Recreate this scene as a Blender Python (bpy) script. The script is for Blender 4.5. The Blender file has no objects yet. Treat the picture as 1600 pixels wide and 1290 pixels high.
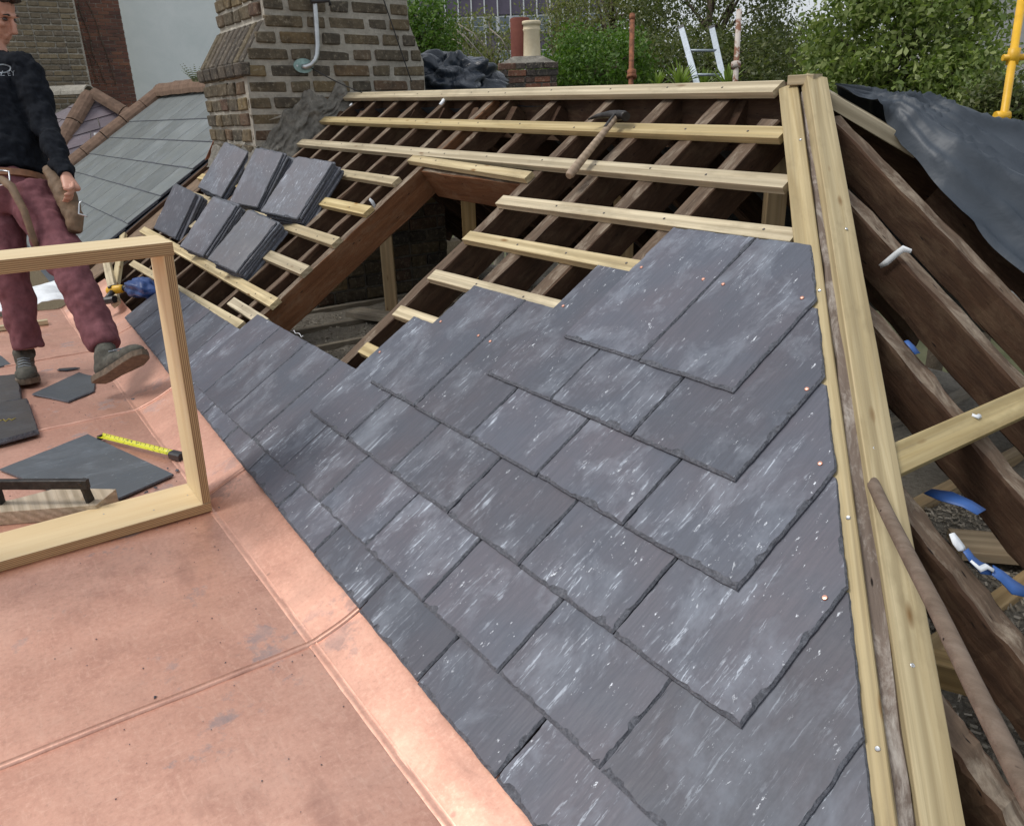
import bpy, bmesh, math, random
import numpy as np
from mathutils import Vector, Matrix, noise
random.seed(7); RNG = np.random.default_rng(7)
S = bpy.context.scene
COL = S.collection
# ------------------------------------------------------------------ camera
CAM = Vector((1.655, -0.506, 1.126)); YAW, PITCH, ROLL, FPX, TH = 0.9711, 0.3659, -0.0319, 1229.7, 0.5958
FW = Vector((-math.sin(YAW)*math.cos(PITCH), math.cos(YAW)*math.cos(PITCH), -math.sin(PITCH)))
_r0 = Vector((math.cos(YAW), math.sin(YAW), 0)); _u0 = _r0.cross(FW)
RT = _r0*math.cos(ROLL)+_u0*math.sin(ROLL); UP = -_r0*math.sin(ROLL)+_u0*math.cos(ROLL)
cd = bpy.data.cameras.new('camera'); cam = bpy.data.objects.new('camera', cd); COL.objects.link(cam)
cd.sensor_width = 36; cd.sensor_fit = 'HORIZONTAL'; cd.lens = 36*FPX/1600; cd.clip_start = .02; cd.clip_end = 600
cam.matrix_world = Matrix(((RT.x, UP.x, -FW.x, CAM.x), (RT.y, UP.y, -FW.y, CAM.y), (RT.z, UP.z, -FW.z, CAM.z), (0, 0, 0, 1)))
S.camera = cam
# ------------------------------------------------------------------ sky, sun, exposure (bright overcast)
SUN_EL, SUN_AZ = math.radians(57), math.radians(207)      # azimuth clockwise from +Y
w = bpy.data.worlds.new('World'); S.world = w; w.use_nodes = True
wn, wl = w.node_tree.nodes, w.node_tree.links; wn.clear()
sky = wn.new('ShaderNodeTexSky'); sky.sky_type = 'NISHITA'; sky.sun_disc = False
sky.sun_elevation = SUN_EL; sky.sun_rotation = SUN_AZ; sky.dust_density = 3; sky.air_density = 1.0
hs = wn.new('ShaderNodeHueSaturation'); hs.inputs['Saturation'].default_value = .42; hs.inputs['Value'].default_value = 1.0
cl = wn.new('ShaderNodeMix'); cl.data_type = 'RGBA'; cl.inputs[0].default_value = .55; cl.inputs[7].default_value = (9.2, 9.6, 10.2, 1)
bg = wn.new('ShaderNodeBackground'); bg.inputs[1].default_value = .082; wo = wn.new('ShaderNodeOutputWorld')
wl.new(sky.outputs[0], hs.inputs['Color']); wl.new(hs.outputs[0], cl.inputs[6]); wl.new(cl.outputs[2], bg.inputs[0]); wl.new(bg.outputs[0], wo.inputs[0])
sd = bpy.data.lights.new('sun', 'SUN'); sd.energy = 1.5; sd.angle = math.radians(18); sd.color = (1, .965, .91)
sun = bpy.data.objects.new('sun', sd); COL.objects.link(sun)
_sv = Vector((math.sin(SUN_AZ)*math.cos(SUN_EL), math.cos(SUN_AZ)*math.cos(SUN_EL), math.sin(SUN_EL)))
sun.rotation_euler = _sv.to_track_quat('Z', 'Y').to_euler(); sun.location = (0, 0, 20)
S.view_settings.view_transform = 'Standard'; S.view_settings.look = 'None'; S.view_settings.gamma = 1
S.cycles.max_bounces = 6; S.cycles.diffuse_bounces = 4; S.cycles.glossy_bounces = 3; S.cycles.transmission_bounces = 2
S.view_settings.use_curve_mapping = False; S.view_settings.exposure = 0.34

# ------------------------------------------------------------------ geometry helpers
EU, EV = Vector((1, 0, 0)), Vector((0, math.cos(TH), math.sin(TH))); EN = EU.cross(EV)   # main slope: along eave, up slope, normal
def rp(u, v, n=0): return EU*u+EV*v+EN*n
APEX = Vector((0, 1.758, 1.193)); NR = Vector((.816, 0, 1.05)).normalized()            # hip-end slope
def rr(X, Y, n=0):                                                                       # point on the hip-end slope
    return Vector((X, Y, APEX.z-.777*X))+NR*n
def ray(x, y): return FW+RT*((x-800)/FPX)-UP*((y-645)/FPX)
def atd(x, y, d): return CAM+ray(x, y)*d
def atx(x, y, X): d = ray(x, y); return CAM+d*((X-CAM.x)/d.x)
def aty(x, y, Y): d = ray(x, y); return CAM+d*((Y-CAM.y)/d.y)
def roofat(x, y, n=0): d = ray(x, y); return CAM+d*((n-CAM.dot(EN))/d.dot(EN))
def atz(x, y, z): d = ray(x, y); return CAM+d*((z-CAM.z)/d.z)

WM = {}
def put(o, M, parent=None):
    COL.objects.link(o)
    if parent is not None:
        o.parent = parent; o.matrix_parent_inverse = WM[parent.name].inverted()
    o.matrix_basis = M; WM[o.name] = M
    return o
def thing(name, label, cat, loc=(0, 0, 0), group=None, kind=None):
    o = bpy.data.objects.new(name, None); o.empty_display_size = .1
    put(o, Matrix.Translation(loc)); return tag(o, label, cat, group, kind)
def tag(o, label=None, cat=None, group=None, kind=None):
    if label: o['label'] = label
    if cat: o['category'] = cat
    if group: o['group'] = group
    if kind: o['kind'] = kind
    return o
def mesh(name, vs, fs, mats, parent=None, M=None, smooth=False, mi=None, sharp=None):
    me = bpy.data.meshes.new(name); me.from_pydata([tuple(v) for v in vs], [], fs); me.update()
    for m in (mats if isinstance(mats, (list, tuple)) else [mats]): me.materials.append(m)
    if mi is not None: me.polygons.foreach_set('material_index', mi)
    if smooth: me.polygons.foreach_set('use_smooth', [True]*len(me.polygons))
    return put(bpy.data.objects.new(name, me), M or Matrix.Identity(4), parent)
def dup(o, M, parent=None): return put(o.copy(), M, parent)
def frame(o, x, z):
    x = x.normalized(); y = z.cross(x).normalized(); z = x.cross(y)
    return Matrix(((x.x, y.x, z.x, o.x), (x.y, y.y, z.y, o.y), (x.z, y.z, z.z, o.z), (0, 0, 0, 1)))
def beam(name, p0, p1, wd, ht, up, mat, parent=None, jit=0, seg=1, ch=.002, skew=0):
    """squared timber: p0-p1 run along the middle of its top face, it hangs ht below"""
    L = (p1-p0).length; vs = []; fs = []; mi = []
    a, b = wd/2, ht
    prof = [(-a+ch, 0), (a-ch, 0), (a, -ch), (a, -b+ch), (a-ch, -b), (-a+ch, -b), (-a, -b+ch), (-a, -ch)]
    for i in range(seg+1):
        x = L*i/seg
        for (y, z) in prof:
            jx, jy, jz = 0, 0, 0
            if jit:
                jy = random.uniform(-jit, jit); jz = random.uniform(-jit, jit)*.8
            ex = skew*y if i in (0, seg) else 0
            vs.append((x+ex, y+jy, z+jz))
    for i in range(seg):
        for k in range(8):
            k2 = (k+1) % 8
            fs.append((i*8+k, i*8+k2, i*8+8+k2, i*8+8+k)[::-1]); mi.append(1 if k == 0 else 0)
    fs.append(tuple(range(8))); fs.append(tuple(range(seg*8, seg*8+8))[::-1]); mi += [0, 0]
    ms = mat if isinstance(mat, (list, tuple)) else [mat, mat]
    return mesh(name, vs, fs, ms, parent, frame(p0, p1-p0, up), mi=mi)
def tube(name, pts, rad, mat, parent=None, n=10, rads=None, caps=True):
    vs = []; fs = []; pts = [Vector(p) for p in pts]; o = pts[0].copy()
    for i, p in enumerate(pts):
        t = (pts[min(i+1, len(pts)-1)]-pts[max(i-1, 0)]).normalized()
        a = t.orthogonal().normalized() if i == 0 else (pa-t*pa.dot(t)).normalized()
        pa = a; b = t.cross(a); r = rads[i] if rads else rad
        for k in range(n):
            c = 2*math.pi*k/n; vs.append(p-o+a*(r*math.cos(c))+b*(r*math.sin(c)))
    for i in range(len(pts)-1):
        for k in range(n):
            k2 = (k+1) % n; fs.append((i*n+k, i*n+k2, i*n+n+k2, i*n+n+k))
    if caps: fs.append(tuple(range(n))[::-1]); fs.append(tuple(range((len(pts)-1)*n, len(pts)*n)))
    ob = mesh(name, vs, fs, mat, parent, Matrix.Translation(o), smooth=True)
    for p in list(ob.data.polygons)[-2:]: p.use_smooth = not caps
    return ob
def grid(name, fn, nu, nv, mat, parent=None, smooth=True, solid=0, O=None):
    O = O or Vector((0, 0, 0)); vs = []; fs = []
    for j in range(nv+1):
        for i in range(nu+1): vs.append(Vector(fn(i/nu, j/nv))-O)
    for j in range(nv):
        for i in range(nu):
            a = j*(nu+1)+i; fs.append((a, a+1, a+nu+2, a+nu+1))
    ob = mesh(name, vs, fs, mat, parent, Matrix.Translation(O), smooth=smooth)
    if solid:
        m = ob.modifiers.new('thickness', 'SOLIDIFY'); m.thickness = solid; m.offset = 0
    return ob
def fbm(p, o=4): return noise.fractal(Vector(p), 1.0, 2.0, o)
def chip_poly(poly, t, ins, step=.022, jit=.0012, seed=0, domed=0):
    """a riven slate: outline poly (ccw, 2D), thickness t, ins[i] = width of the chipped bevel along edge i"""
    rnd = random.Random(seed); n = len(poly); P = [Vector((a, b)) for a, b in poly]; E = []
    for i in range(n):
        d = (P[(i+1) % n]-P[i]); L = d.length; d = d/L; E.append((P[i], d, Vector((-d.y, d.x)), L))
    out = []; wid = []
    for i in range(n):
        p, d, nn, L = E[i]; m = max(1, int(L/step)); bite = 0
        for k in range(m):
            s = L*(k+(rnd.uniform(-.3, .3) if k else 0))/m; f = noise.noise(Vector((s*22, i*7.3, seed*1.7))); f2 = noise.noise(Vector((s*75, i*3.1+9, seed*.9)))
            out.append(p+d*s+nn*(jit*(1.3*f+.8*f2))*(1 if k else .3))
            if bite <= 0 and rnd.random() < .05: bite = rnd.randint(2, 5); deep = rnd.uniform(.5, 1.1)
            wid.append(ins[i]*max(.25, .72+.55*f+.4*f2+(deep if bite > 0 else 0))); bite -= 1
    def push(pt, f, wv):
        q = pt.copy()
        for i in range(n):
            p, d, nn, L = E[i]; dd = (q-p).dot(nn); need = (wv if abs((pt-p).dot(nn)) < .004 else ins[i]*.7)*f
            if dd < need: q += nn*(need-dd)
        return q
    m = len(out); vs = []
    for a in out: vs.append((a.x, a.y, 0))
    for a in out: vs.append((a.x, a.y, t*rnd.uniform(.3, .45)))
    for a, wv in zip(out, wid):
        q = push(a, rnd.uniform(.4, .6), wv); vs.append((q.x, q.y, t*rnd.uniform(.6, .78)))
    for a, wv in zip(out, wid):
        q = push(a, 1.0, wv); vs.append((q.x, q.y, t))
    fs = [tuple(range(m))[::-1], tuple(range(3*m, 4*m))]; mi = [1, 0]
    for r in range(3):
        for k in range(m):
            k2 = (k+1) % m; fs.append((r*m+k, r*m+k2, (r+1)*m+k2, (r+1)*m+k)); mi.append(1)
    return vs, fs, mi

# ------------------------------------------------------------------ materials
class NT:
    def __init__(s, name, rough=.6, metal=0, spec=.5):
        s.m = bpy.data.materials.new(name); s.m.use_nodes = True; s.t = s.m.node_tree; s.n = s.t.nodes; s.l = s.t.links
        s.b = s.n['Principled BSDF']; s.b.inputs['Roughness'].default_value = rough; s.b.inputs['Metallic'].default_value = metal
        s.b.inputs['Specular IOR Level'].default_value = spec
        s.tc = s.n.new('ShaderNodeTexCoord'); s.oi = None
    def set(s, sock, v):
        if isinstance(v, bpy.types.NodeSocket): s.l.new(v, sock)
        else: sock.default_value = v
    def co(s, scale=(1, 1, 1), kind='Object', shift=True, rot=(0, 0, 0)):
        mp = s.n.new('ShaderNodeMapping'); mp.inputs['Scale'].default_value = scale; mp.inputs['Rotation'].default_value = rot
        s.l.new(s.tc.outputs[kind], mp.inputs[0])
        if shift:
            v = s.n.new('ShaderNodeVectorMath'); v.operation = 'MULTIPLY_ADD'; c = s.n.new('ShaderNodeCombineXYZ')
            for i in range(3): s.l.new(s.rnd(), c.inputs[i])
            s.l.new(c.outputs[0], v.inputs[0]); v.inputs[1].default_value = (37, 53, 71); s.l.new(mp.outputs[0], v.inputs[2]); return v.outputs[0]
        return mp.outputs[0]
    def rnd(s):
        if not s.oi: s.oi = s.n.new('ShaderNodeObjectInfo')
        return s.oi.outputs['Random']
    def noise(s, co, scale, detail=4, rough=.55, dist=0, kind=None):
        t = s.n.new('ShaderNodeTexNoise')
        if kind: t.noise_type = kind; t.normalize = True
        s.l.new(co, t.inputs['Vector']); t.inputs['Scale'].default_value = scale
        t.inputs['Detail'].default_value = detail; t.inputs['Roughness'].default_value = rough; t.inputs['Distortion'].default_value = dist; return t.outputs[0]
    def vor(s, co, scale, out='Distance', feature='F1'):
        t = s.n.new('ShaderNodeTexVoronoi'); t.feature = feature; s.l.new(co, t.inputs['Vector']); t.inputs['Scale'].default_value = scale; return t.outputs[out]
    def ramp(s, fac, stops, const=False):
        t = s.n.new('ShaderNodeValToRGB'); s.l.new(fac, t.inputs[0]); e = t.color_ramp.elements
        while len(e) < len(stops): e.new(.5)
        for el, (p, c) in zip(e, stops): el.position = p; el.color = (*c, 1) if not isinstance(c, (int, float)) else (c, c, c, 1)
        if const: t.color_ramp.interpolation = 'CONSTANT'
        return t.outputs[0]
    def mix(s, f, a, b, mode='MIX'):
        t = s.n.new('ShaderNodeMix'); t.data_type = 'RGBA'; t.blend_type = mode
        for i, v in ((0, f), (6, a), (7, b)):
            if isinstance(v, tuple): v = (*v, 1)
            s.set(t.inputs[i], v)
        return t.outputs[2]
    def math(s, op, a, b=0.0):
        t = s.n.new('ShaderNodeMath'); t.operation = op; s.set(t.inputs[0], a); s.set(t.inputs[1], b); return t.outputs[0]
    def sep(s, co, i):
        t = s.n.new('ShaderNodeSeparateXYZ'); s.l.new(co, t.inputs[0]); return t.outputs[i]
    def color(s, v): s.set(s.b.inputs['Base Color'], (*v, 1) if isinstance(v, tuple) else v); return s
    def rough(s, v): s.set(s.b.inputs['Roughness'], v); return s
    def bump(s, h, st=.3, d=.01):
        t = s.n.new('ShaderNodeBump'); t.inputs['Strength'].default_value = st; t.inputs['Distance'].default_value = d
        s.l.new(h, t.inputs['Height'])
        if s.b.inputs['Normal'].links: s.l.new(s.b.inputs['Normal'].links[0].from_socket, t.inputs['Normal'])
        s.l.new(t.outputs[0], s.b.inputs['Normal']); return s
def crease(m, sc, st, d):
    """sharp crumple creases"""
    co = m.co(); w_ = m.noise(co, sc*.7, 2); v = m.n.new('ShaderNodeVectorMath'); v.operation = 'ADD'; m.l.new(co, v.inputs[0]); m.l.new(w_, v.inputs[1])
    e = m.noise(v.outputs[0], sc*.5, 3, .5, 0, 'RIDGED_MULTIFRACTAL'); m.bump(e, st*.8, d*2.5); e2 = m.noise(v.outputs[0], sc*.8, 3, .6, .6); m.bump(e2, st*.6, d*2)
def plain(name, c, rough=.6, metal=0, var=.25, sc=20, bump=.15, spec=.5):
    m = NT(name, rough, metal, spec); co = m.co(); nz = m.noise(co, sc, 5)
    d = tuple(x*(1-var) for x in c); l = tuple(min(1, x*(1+var)) for x in c)
    m.color(m.ramp(nz, [(.3, d), (.7, l)])); m.bump(m.noise(co, sc*4, 4), bump, .004); return m.m
def slate_mat(name, base, dark, streak=.5, warm=(.135, .125, .142)):
    m = NT(name, .5, spec=.42); co = m.co()
    c1 = m.noise(co, 4.5, 3); tone = m.mix(m.ramp(c1, [(.35, 0), (.65, 1)]), base, warm)
    fine = m.noise(m.co((150, 9, 30), rot=(0, 0, .05)), 1, 4, .7); tone = m.mix(m.math('MULTIPLY', m.ramp(fine, [(.35, 0), (.7, 1)]), .55), tone, dark)
    cloud = m.noise(m.co((7, 4.5, 6), rot=(0, 0, .1)), 1, 5, .72, .3); c2 = m.ramp(cloud, [(.46, 0), (.64, 1)])
    vr = m.math('FRACT', m.math('MULTIPLY', m.rnd(), 17.3)); amt = m.math('MULTIPLY_ADD', vr, .95); amt.node.inputs[2].default_value = .35
    st = m.noise(m.co((85, 9, 10), rot=(0, 0, .10)), 1, 5, .8, .45); s1 = m.ramp(st, [(.575, 0), (.615, 1)])        # chalky scratches along the grain
    tone = m.mix(m.math('MULTIPLY', m.math('MULTIPLY', m.math('MULTIPLY', s1, c2), amt), .95*streak), tone, (.46, .51, .58))
    spk = m.ramp(m.noise(m.co((90, 34, 30), rot=(0, 0, .5)), 1, 4, .8), [(.635, 0), (.66, 1)]); sp2 = m.ramp(m.noise(co, 13, 3, .6), [(.5, 0), (.6, 1)])
    tone = m.mix(m.math('MULTIPLY', m.math('MULTIPLY', spk, sp2), .85*streak), tone, (.66, .70, .75))
    tone = m.mix(m.math('MULTIPLY', m.ramp(cloud, [(.5, 0), (.78, 1)]), .42*streak), tone, (.34, .38, .44))
    cr = m.noise(m.co((26, 5, 9), rot=(0, 0, -.15)), 1, 4, .6, 0, 'RIDGED_MULTIFRACTAL'); tone = m.mix(m.math('MULTIPLY', m.ramp(cr, [(.72, 0), (.86, 1)]), .3*streak), tone, (.42, .46, .52))
    hv = m.n.new('ShaderNodeHueSaturation'); m.l.new(tone, hv.inputs['Color']); m.l.new(m.math('MULTIPLY_ADD', m.rnd(), .36), hv.inputs['Value'])
    hv.inputs['Value'].links[0].from_node.inputs[2].default_value = .83
    m.color(hv.outputs[0]); m.rough(m.ramp(cloud, [(.3, .42), (.7, .62)]))
    m.bump(m.noise(m.co((40, 9, 20), rot=(0, 0, .08)), 1, 5, .65), .34, .004); m.bump(m.noise(co, 11, 3), .22, .007); return m.m
SLATE = slate_mat('slate_face', (.088, .098, .126), (.056, .062, .079), 1.1, (.104, .098, .119))
m = NT('slate_chipped_edge', .7, spec=.3); co = m.co(); nz = m.noise(co, 110, 6, .8)
m.color(m.ramp(nz, [(.32, (.048, .052, .062)), (.5, (.095, .102, .12)), (.7, (.17, .18, .205))])); m.bump(m.noise(m.co((60, 60, 60)), 2, 6, .7), .8, .004); SLEDGE = m.m
OLDSLATE = slate_mat('weathered_slate', (.15, .17, .175), (.085, .095, .095), .45, (.17, .185, .18))
PURPLE = slate_mat('purple_slate', (.16, .13, .15), (.10, .085, .1), .35, (.18, .14, .155))
DKSLATE = slate_mat('dark_slate', (.05, .05, .055), (.03, .03, .03), .15, (.06, .052, .048))
def pine(name, c0, c1, knot=(.23, .13, .05), stain=.25):
    m = NT(name, .62, spec=.3); co = m.co((1, 1, 1))
    g = m.noise(m.co((2.2, 55, 55)), 1, 4, .6, .5); tone = m.mix(m.ramp(g, [(.32, 0), (.68, 1)]), c0, c1)
    rg = m.n.new('ShaderNodeTexWave'); rg.wave_type = 'RINGS'; rg.rings_direction = 'X'; m.l.new(m.co((.6, 26, 26)), rg.inputs['Vector']); rg.inputs['Scale'].default_value = .55; rg.inputs['Distortion'].default_value = 3.5; rg.inputs['Detail'].default_value = 3
    tone = m.mix(m.math('MULTIPLY', rg.outputs[1], .5), tone, tuple(x*.6 for x in c0))
    kn = m.vor(m.co((4.2, 15, 15)), 1); tone = m.mix(m.ramp(kn, [(.05, 1), (.13, 0)]), tone, knot)
    sn = m.ramp(m.noise(m.co((4, 9, 9)), 1, 5, .7), [(.52, 0), (.78, 1)]); tone = m.mix(m.math('MULTIPLY', sn, stain), tone, (.2, .155, .085))
    hv = m.n.new('ShaderNodeHueSaturation'); m.l.new(tone, hv.inputs['Color']); m.l.new(m.math('MULTIPLY_ADD', m.rnd(), .38), hv.inputs['Value'])
    hv.inputs['Value'].links[0].from_node.inputs[2].default_value = .80; m.l.new(m.math('MULTIPLY_ADD', m.math('FRACT', m.math('MULTIPLY', m.rnd(), 7.7)), .5), hv.inputs['Saturation']); hv.inputs['Saturation'].links[0].from_node.inputs[2].default_value = .72
    fg = m.noise(m.co((1.2, 150, 150)), 1, 3, .6); m.bump(g, .25, .003); fm = m.mix(m.math('MULTIPLY', m.ramp(fg, [(.5, 0), (.72, 1)]), .45), hv.outputs[0], tuple(x*.5 for x in c0)); m.color(fm); return m.m
PINE = pine('treated_pine', (.45, .355, .20), (.68, .575, .365), stain=.6); POST = pine('sawn_pine_post', (.46, .30, .13), (.56, .40, .2))
def oldwood(name, a, b, pale, amt):
    m = NT(name, .8, spec=.2); g = m.noise(m.co((3, 45, 45)), 1, 5, .65, .4); tone = m.mix(m.ramp(g, [(.3, 0), (.7, 1)]), a, b)
    pt = m.ramp(m.noise(m.co((7, 18, 18)), 1, 6, .75, .5), [(.48, 0), (.66, 1)]); tone = m.mix(m.math('MULTIPLY', pt, amt), tone, pale)
    dk = m.vor(m.co((9, 40, 40)), 1); tone = m.mix(m.ramp(dk, [(.05, 1), (.1, 0)]), tone, (.015, .01, .008))
    m.color(tone); m.bump(m.noise(m.co((8, 60, 60)), 1, 5, .7), .6, .006); return m.m
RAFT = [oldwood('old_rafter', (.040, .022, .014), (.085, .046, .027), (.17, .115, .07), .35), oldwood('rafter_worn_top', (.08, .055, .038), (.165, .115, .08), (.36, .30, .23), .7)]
GREYJ = oldwood('grey_joist', (.2, .17, .13), (.32, .28, .22), (.45, .4, .33), .5)
HIPOLD = [oldwood('old_hip_timber', (.115, .088, .072), (.21, .165, .135), (.52, .48, .43), .7)]*2
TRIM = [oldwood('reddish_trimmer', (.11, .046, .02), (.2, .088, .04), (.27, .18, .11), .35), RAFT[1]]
# plywood: plies run through the board's thickness (local z)
m = NT('birch_plywood', .55, spec=.35); oc = m.tc.outputs['Object']
z = m.math('FRACT', m.math('MULTIPLY', m.sep(oc, 2), 190.0)); pl = m.ramp(z, [(0, (.58, .40, .2)), (.48, (.52, .35, .17)), (.52, (.24, .13, .06)), (.95, (.3, .17, .08))])
g = m.noise(m.co((3, 40, 300)), 1, 5, .65); geo = m.n.new('ShaderNodeNewGeometry')
vt = m.n.new('ShaderNodeVectorTransform'); vt.vector_type = 'NORMAL'; vt.convert_from = 'WORLD'; vt.convert_to = 'OBJECT'; m.l.new(geo.outputs['True Normal'], vt.inputs[0])
isface = m.math('GREATER_THAN', m.math('ABSOLUTE', m.sep(vt.outputs[0], 2)), .7)
face = m.ramp(m.noise(m.co((1.5, 22, 22)), 1, 5, .6, .8), [(.3, (.66, .50, .28)), (.7, (.75, .61, .38))])
edge = m.mix(m.math('MULTIPLY', m.ramp(g, [(.4, 0), (.7, 1)]), .6), pl, (.2, .12, .06)); m.color(m.mix(isface, edge, face)); m.bump(g, .2, .003); PLY = m.m
# copper: dull trodden floor, folded upstand slightly lighter with weaker stains
def copper_mat(name, k, lo, hi, st):
    m = NT(name, .4, .85); co = m.tc.outputs['Object']; big = m.noise(co, 1.5, 4, .6); med = m.noise(co, 6, 6, .7, .25); fin = m.noise(co, 75, 5, .75)
    tone = m.mix(m.ramp(big, [(.36, 0), (.64, 1)]), (.82*k, .49*k, .375*k), (.66*k, .365*k, .275*k)); tone = m.mix(m.math('MULTIPLY', m.ramp(med, [(.46, 0), (.66, 1)]), .5*st), tone, (.44, .24, .19))
    tone = m.mix(m.math('MULTIPLY', m.ramp(fin, [(.5, 0), (.7, 1)]), .4), tone, (.92*k, .62*k, .48*k)); tone = m.mix(m.math('MULTIPLY', m.ramp(fin, [(.32, 1), (.46, 0)]), .35), tone, (.44, .24, .19))
    scu = m.ramp(m.noise(m.co((14, 90, 20), shift=False, rot=(0, 0, .7)), 1, 4, .7), [(.56, 0), (.66, 1)]); sc2 = m.ramp(m.noise(m.co((95, 12, 20), shift=False, rot=(0, 0, .35)), 1, 4, .7), [(.58, 0), (.68, 1)])
    tone = m.mix(m.math('MULTIPLY', m.math('MAXIMUM', scu, sc2), .2*st), tone, (.95, .68, .54))
    stn = m.math('MULTIPLY', m.ramp(m.noise(co, 3.6, 6, .7), [(.575, 0), (.62, 1)]), m.ramp(med, [(.4, .35), (.6, 1)])); tone = m.mix(m.math('MULTIPLY', stn, .75*st), tone, (.30, .27, .28))
    brn = m.ramp(m.noise(m.co((2.4, 5, 3), shift=False, rot=(0, 0, .4)), 1, 6, .7), [(.55, 0), (.70, 1)]); tone = m.mix(m.math('MULTIPLY', brn, .48*st), tone, (.38, .21, .17))
    spot = m.ramp(m.vor(co, 6), [(.02, 1), (.045, 0)]); tone = m.mix(m.math('MULTIPLY', spot, .75*st), tone, (.16, .11, .10)); m.color(tone)
    m.rough(m.math('ADD', m.ramp(med, [(.3, lo), (.72, hi)]), m.math('MULTIPLY', stn, .2)))
    m.bump(m.noise(co, 3.0, 2), .25, .03); m.bump(m.vor(co, 2.3), .10, .02); m.bump(fin, .1, .003); return m.m
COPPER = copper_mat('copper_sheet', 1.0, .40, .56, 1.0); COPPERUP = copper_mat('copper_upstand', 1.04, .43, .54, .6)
NAIL = plain('copper_nail', (.8, .42, .32), .35, 1.0, .1); STEEL = plain('zinc_screw', (.6, .62, .64), .35, 1.0, .1)
ALU = plain('aluminium', (.30, .34, .38), .5, .5, .15, 40); RUST = plain('rusty_iron', (.2, .075, .035), .85, 0, .55, 25, .5)
YEL = plain('yellow_painted_steel', (.75, .42, .02), .45, 0, .12, 14, .1); BLACKIRON = plain('black_iron', (.035, .033, .032), .5, .6, .5, 30, .5)
BLACKPL = plain('black_plastic', (.02, .02, .022), .45); BLUE = plain('blue_plastic', (.012, .05, .19), .45, 0, .3, 8, .3); WHITE = plain('white_membrane', (.74, .77, .8), .6, 0, .08)
TARP = NT('dark_grey_tarpaulin', .5, spec=.45); co = TARP.co(); TARP.color(TARP.ramp(TARP.noise(co, 3, 4), [(.3, (.032, .042, .056)), (.7, (.055, .068, .086))])); TARP.bump(TARP.noise(co, 9, 4, .6, .5), .25, .02); crease(TARP, 2.6, .4, .02); TARP = TARP.m
BAG = NT('dark_blue_polythene', .3); BAG.color(BAG.ramp(BAG.noise(BAG.co(), 4, 3), [(.3, (.014, .02, .03)), (.7, (.032, .042, .058))])); crease(BAG, 5, 1.0, .03); BAG = BAG.m
def brick_mat(name, stops, soot=.5):
    m = NT(name, .88, spec=.2); co = m.co((1, 1, 1)); base = m.ramp(m.rnd(), stops)
    n1 = m.noise(co, 14, 5, .7); t = m.mix(m.math('MULTIPLY', m.ramp(n1, [(.4, 0), (.7, 1)]), soot), base, (.035, .03, .025))
    n2 = m.ramp(m.noise(co, 40, 5, .75), [(.53, 0), (.66, 1)]); t = m.mix(m.math('MULTIPLY', n2, .5), t, (.40, .35, .26)); m.color(t); m.bump(m.noise(co, 45, 6, .75), .9, .012); return m.m
STOCK = brick_mat('stock_brick', [(0, (.135, .113, .08)), (.2, (.2, .15, .085)), (.4, (.10, .088, .07)), (.58, (.165, .132, .088)), (.7, (.13, .078, .058)), (.85, (.235, .175, .09)), (1, (.08, .072, .062))], .7)
FARBRICK = brick_mat('weathered_stock_brick', [(0, (.2, .165, .12)), (.3, (.28, .22, .14)), (.55, (.17, .145, .11)), (.8, (.25, .195, .13)), (1, (.15, .13, .11))], .35)
REDBRICK = brick_mat('red_brick', [(0, (.19, .085, .055)), (.5, (.25, .12, .075)), (1, (.15, .08, .065))], .35)
def rough_mat(name, a, b, sc=18, bump=.8, d=.02):
    m = NT(name, .92, spec=.15); co = m.co(shift=False); n1 = m.noise(co, sc, 7, .72, .4); m.color(m.ramp(n1, [(.3, a), (.7, b)])); m.bump(m.noise(co, sc*2.2, 7, .75), bump, d); return m.m
MORTAR = rough_mat('lime_mortar', (.30, .275, .23), (.60, .56, .48), 9, 1.0, .03); CEMENT = rough_mat('dark_cement_fillet', (.10, .095, .083), (.32, .30, .26), 14)
RENDER = rough_mat('pale_lime_render', (.74, .80, .79), (.86, .90, .89), 1.6, .3); CLAY = rough_mat('clay_ridge_tile', (.10, .068, .05), (.25, .165, .12), 7, .5)
INSUL = rough_mat('loose_insulation', (.28, .25, .205), (.56, .51, .43), 55, 1.0, .03); GROUND = rough_mat('ground_soil', (.06, .07, .035), (.12, .12, .07), .6)
CREAM = rough_mat('cream_clay_pot', (.60, .50, .33), (.74, .65, .47), 8, .2); REDPOT = rough_mat('red_clay_pot', (.14, .05, .04), (.2, .075, .055), 8, .2)
PALEWALL = rough_mat('pale_grey_wall', (.42, .42, .41), (.5, .5, .49), 1.5, .1)
def leaf_mat(name, a, b, c):
    m = NT(name, .5, spec=.35); g = m.n.new('ShaderNodeNewGeometry'); rn = m.math('FRACT', m.math('MULTIPLY', g.outputs['Random Per Island'], 1.0))
    col = m.ramp(rn, [(0, a), (.5, b), (1, c)]); m.color(col)
    tr = m.n.new('ShaderNodeBsdfTranslucent'); m.l.new(m.mix(1.0, col, (1.3, 1.5, .7), 'MULTIPLY'), tr.inputs[0])
    mx = m.n.new('ShaderNodeMixShader'); mx.inputs[0].default_value = .3; out = m.n['Material Output']
    m.l.new(m.b.outputs[0], mx.inputs[1]); m.l.new(tr.outputs[0], mx.inputs[2]); m.l.new(mx.outputs[0], out.inputs[0]); return m.m
LEAF = leaf_mat('sycamore_leaf', (.10, .15, .035), (.18, .235, .065), (.31, .35, .14)); BIRCHL = leaf_mat('birch_leaf', (.10, .12, .04), (.17, .185, .07), (.27, .265, .12))
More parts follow.
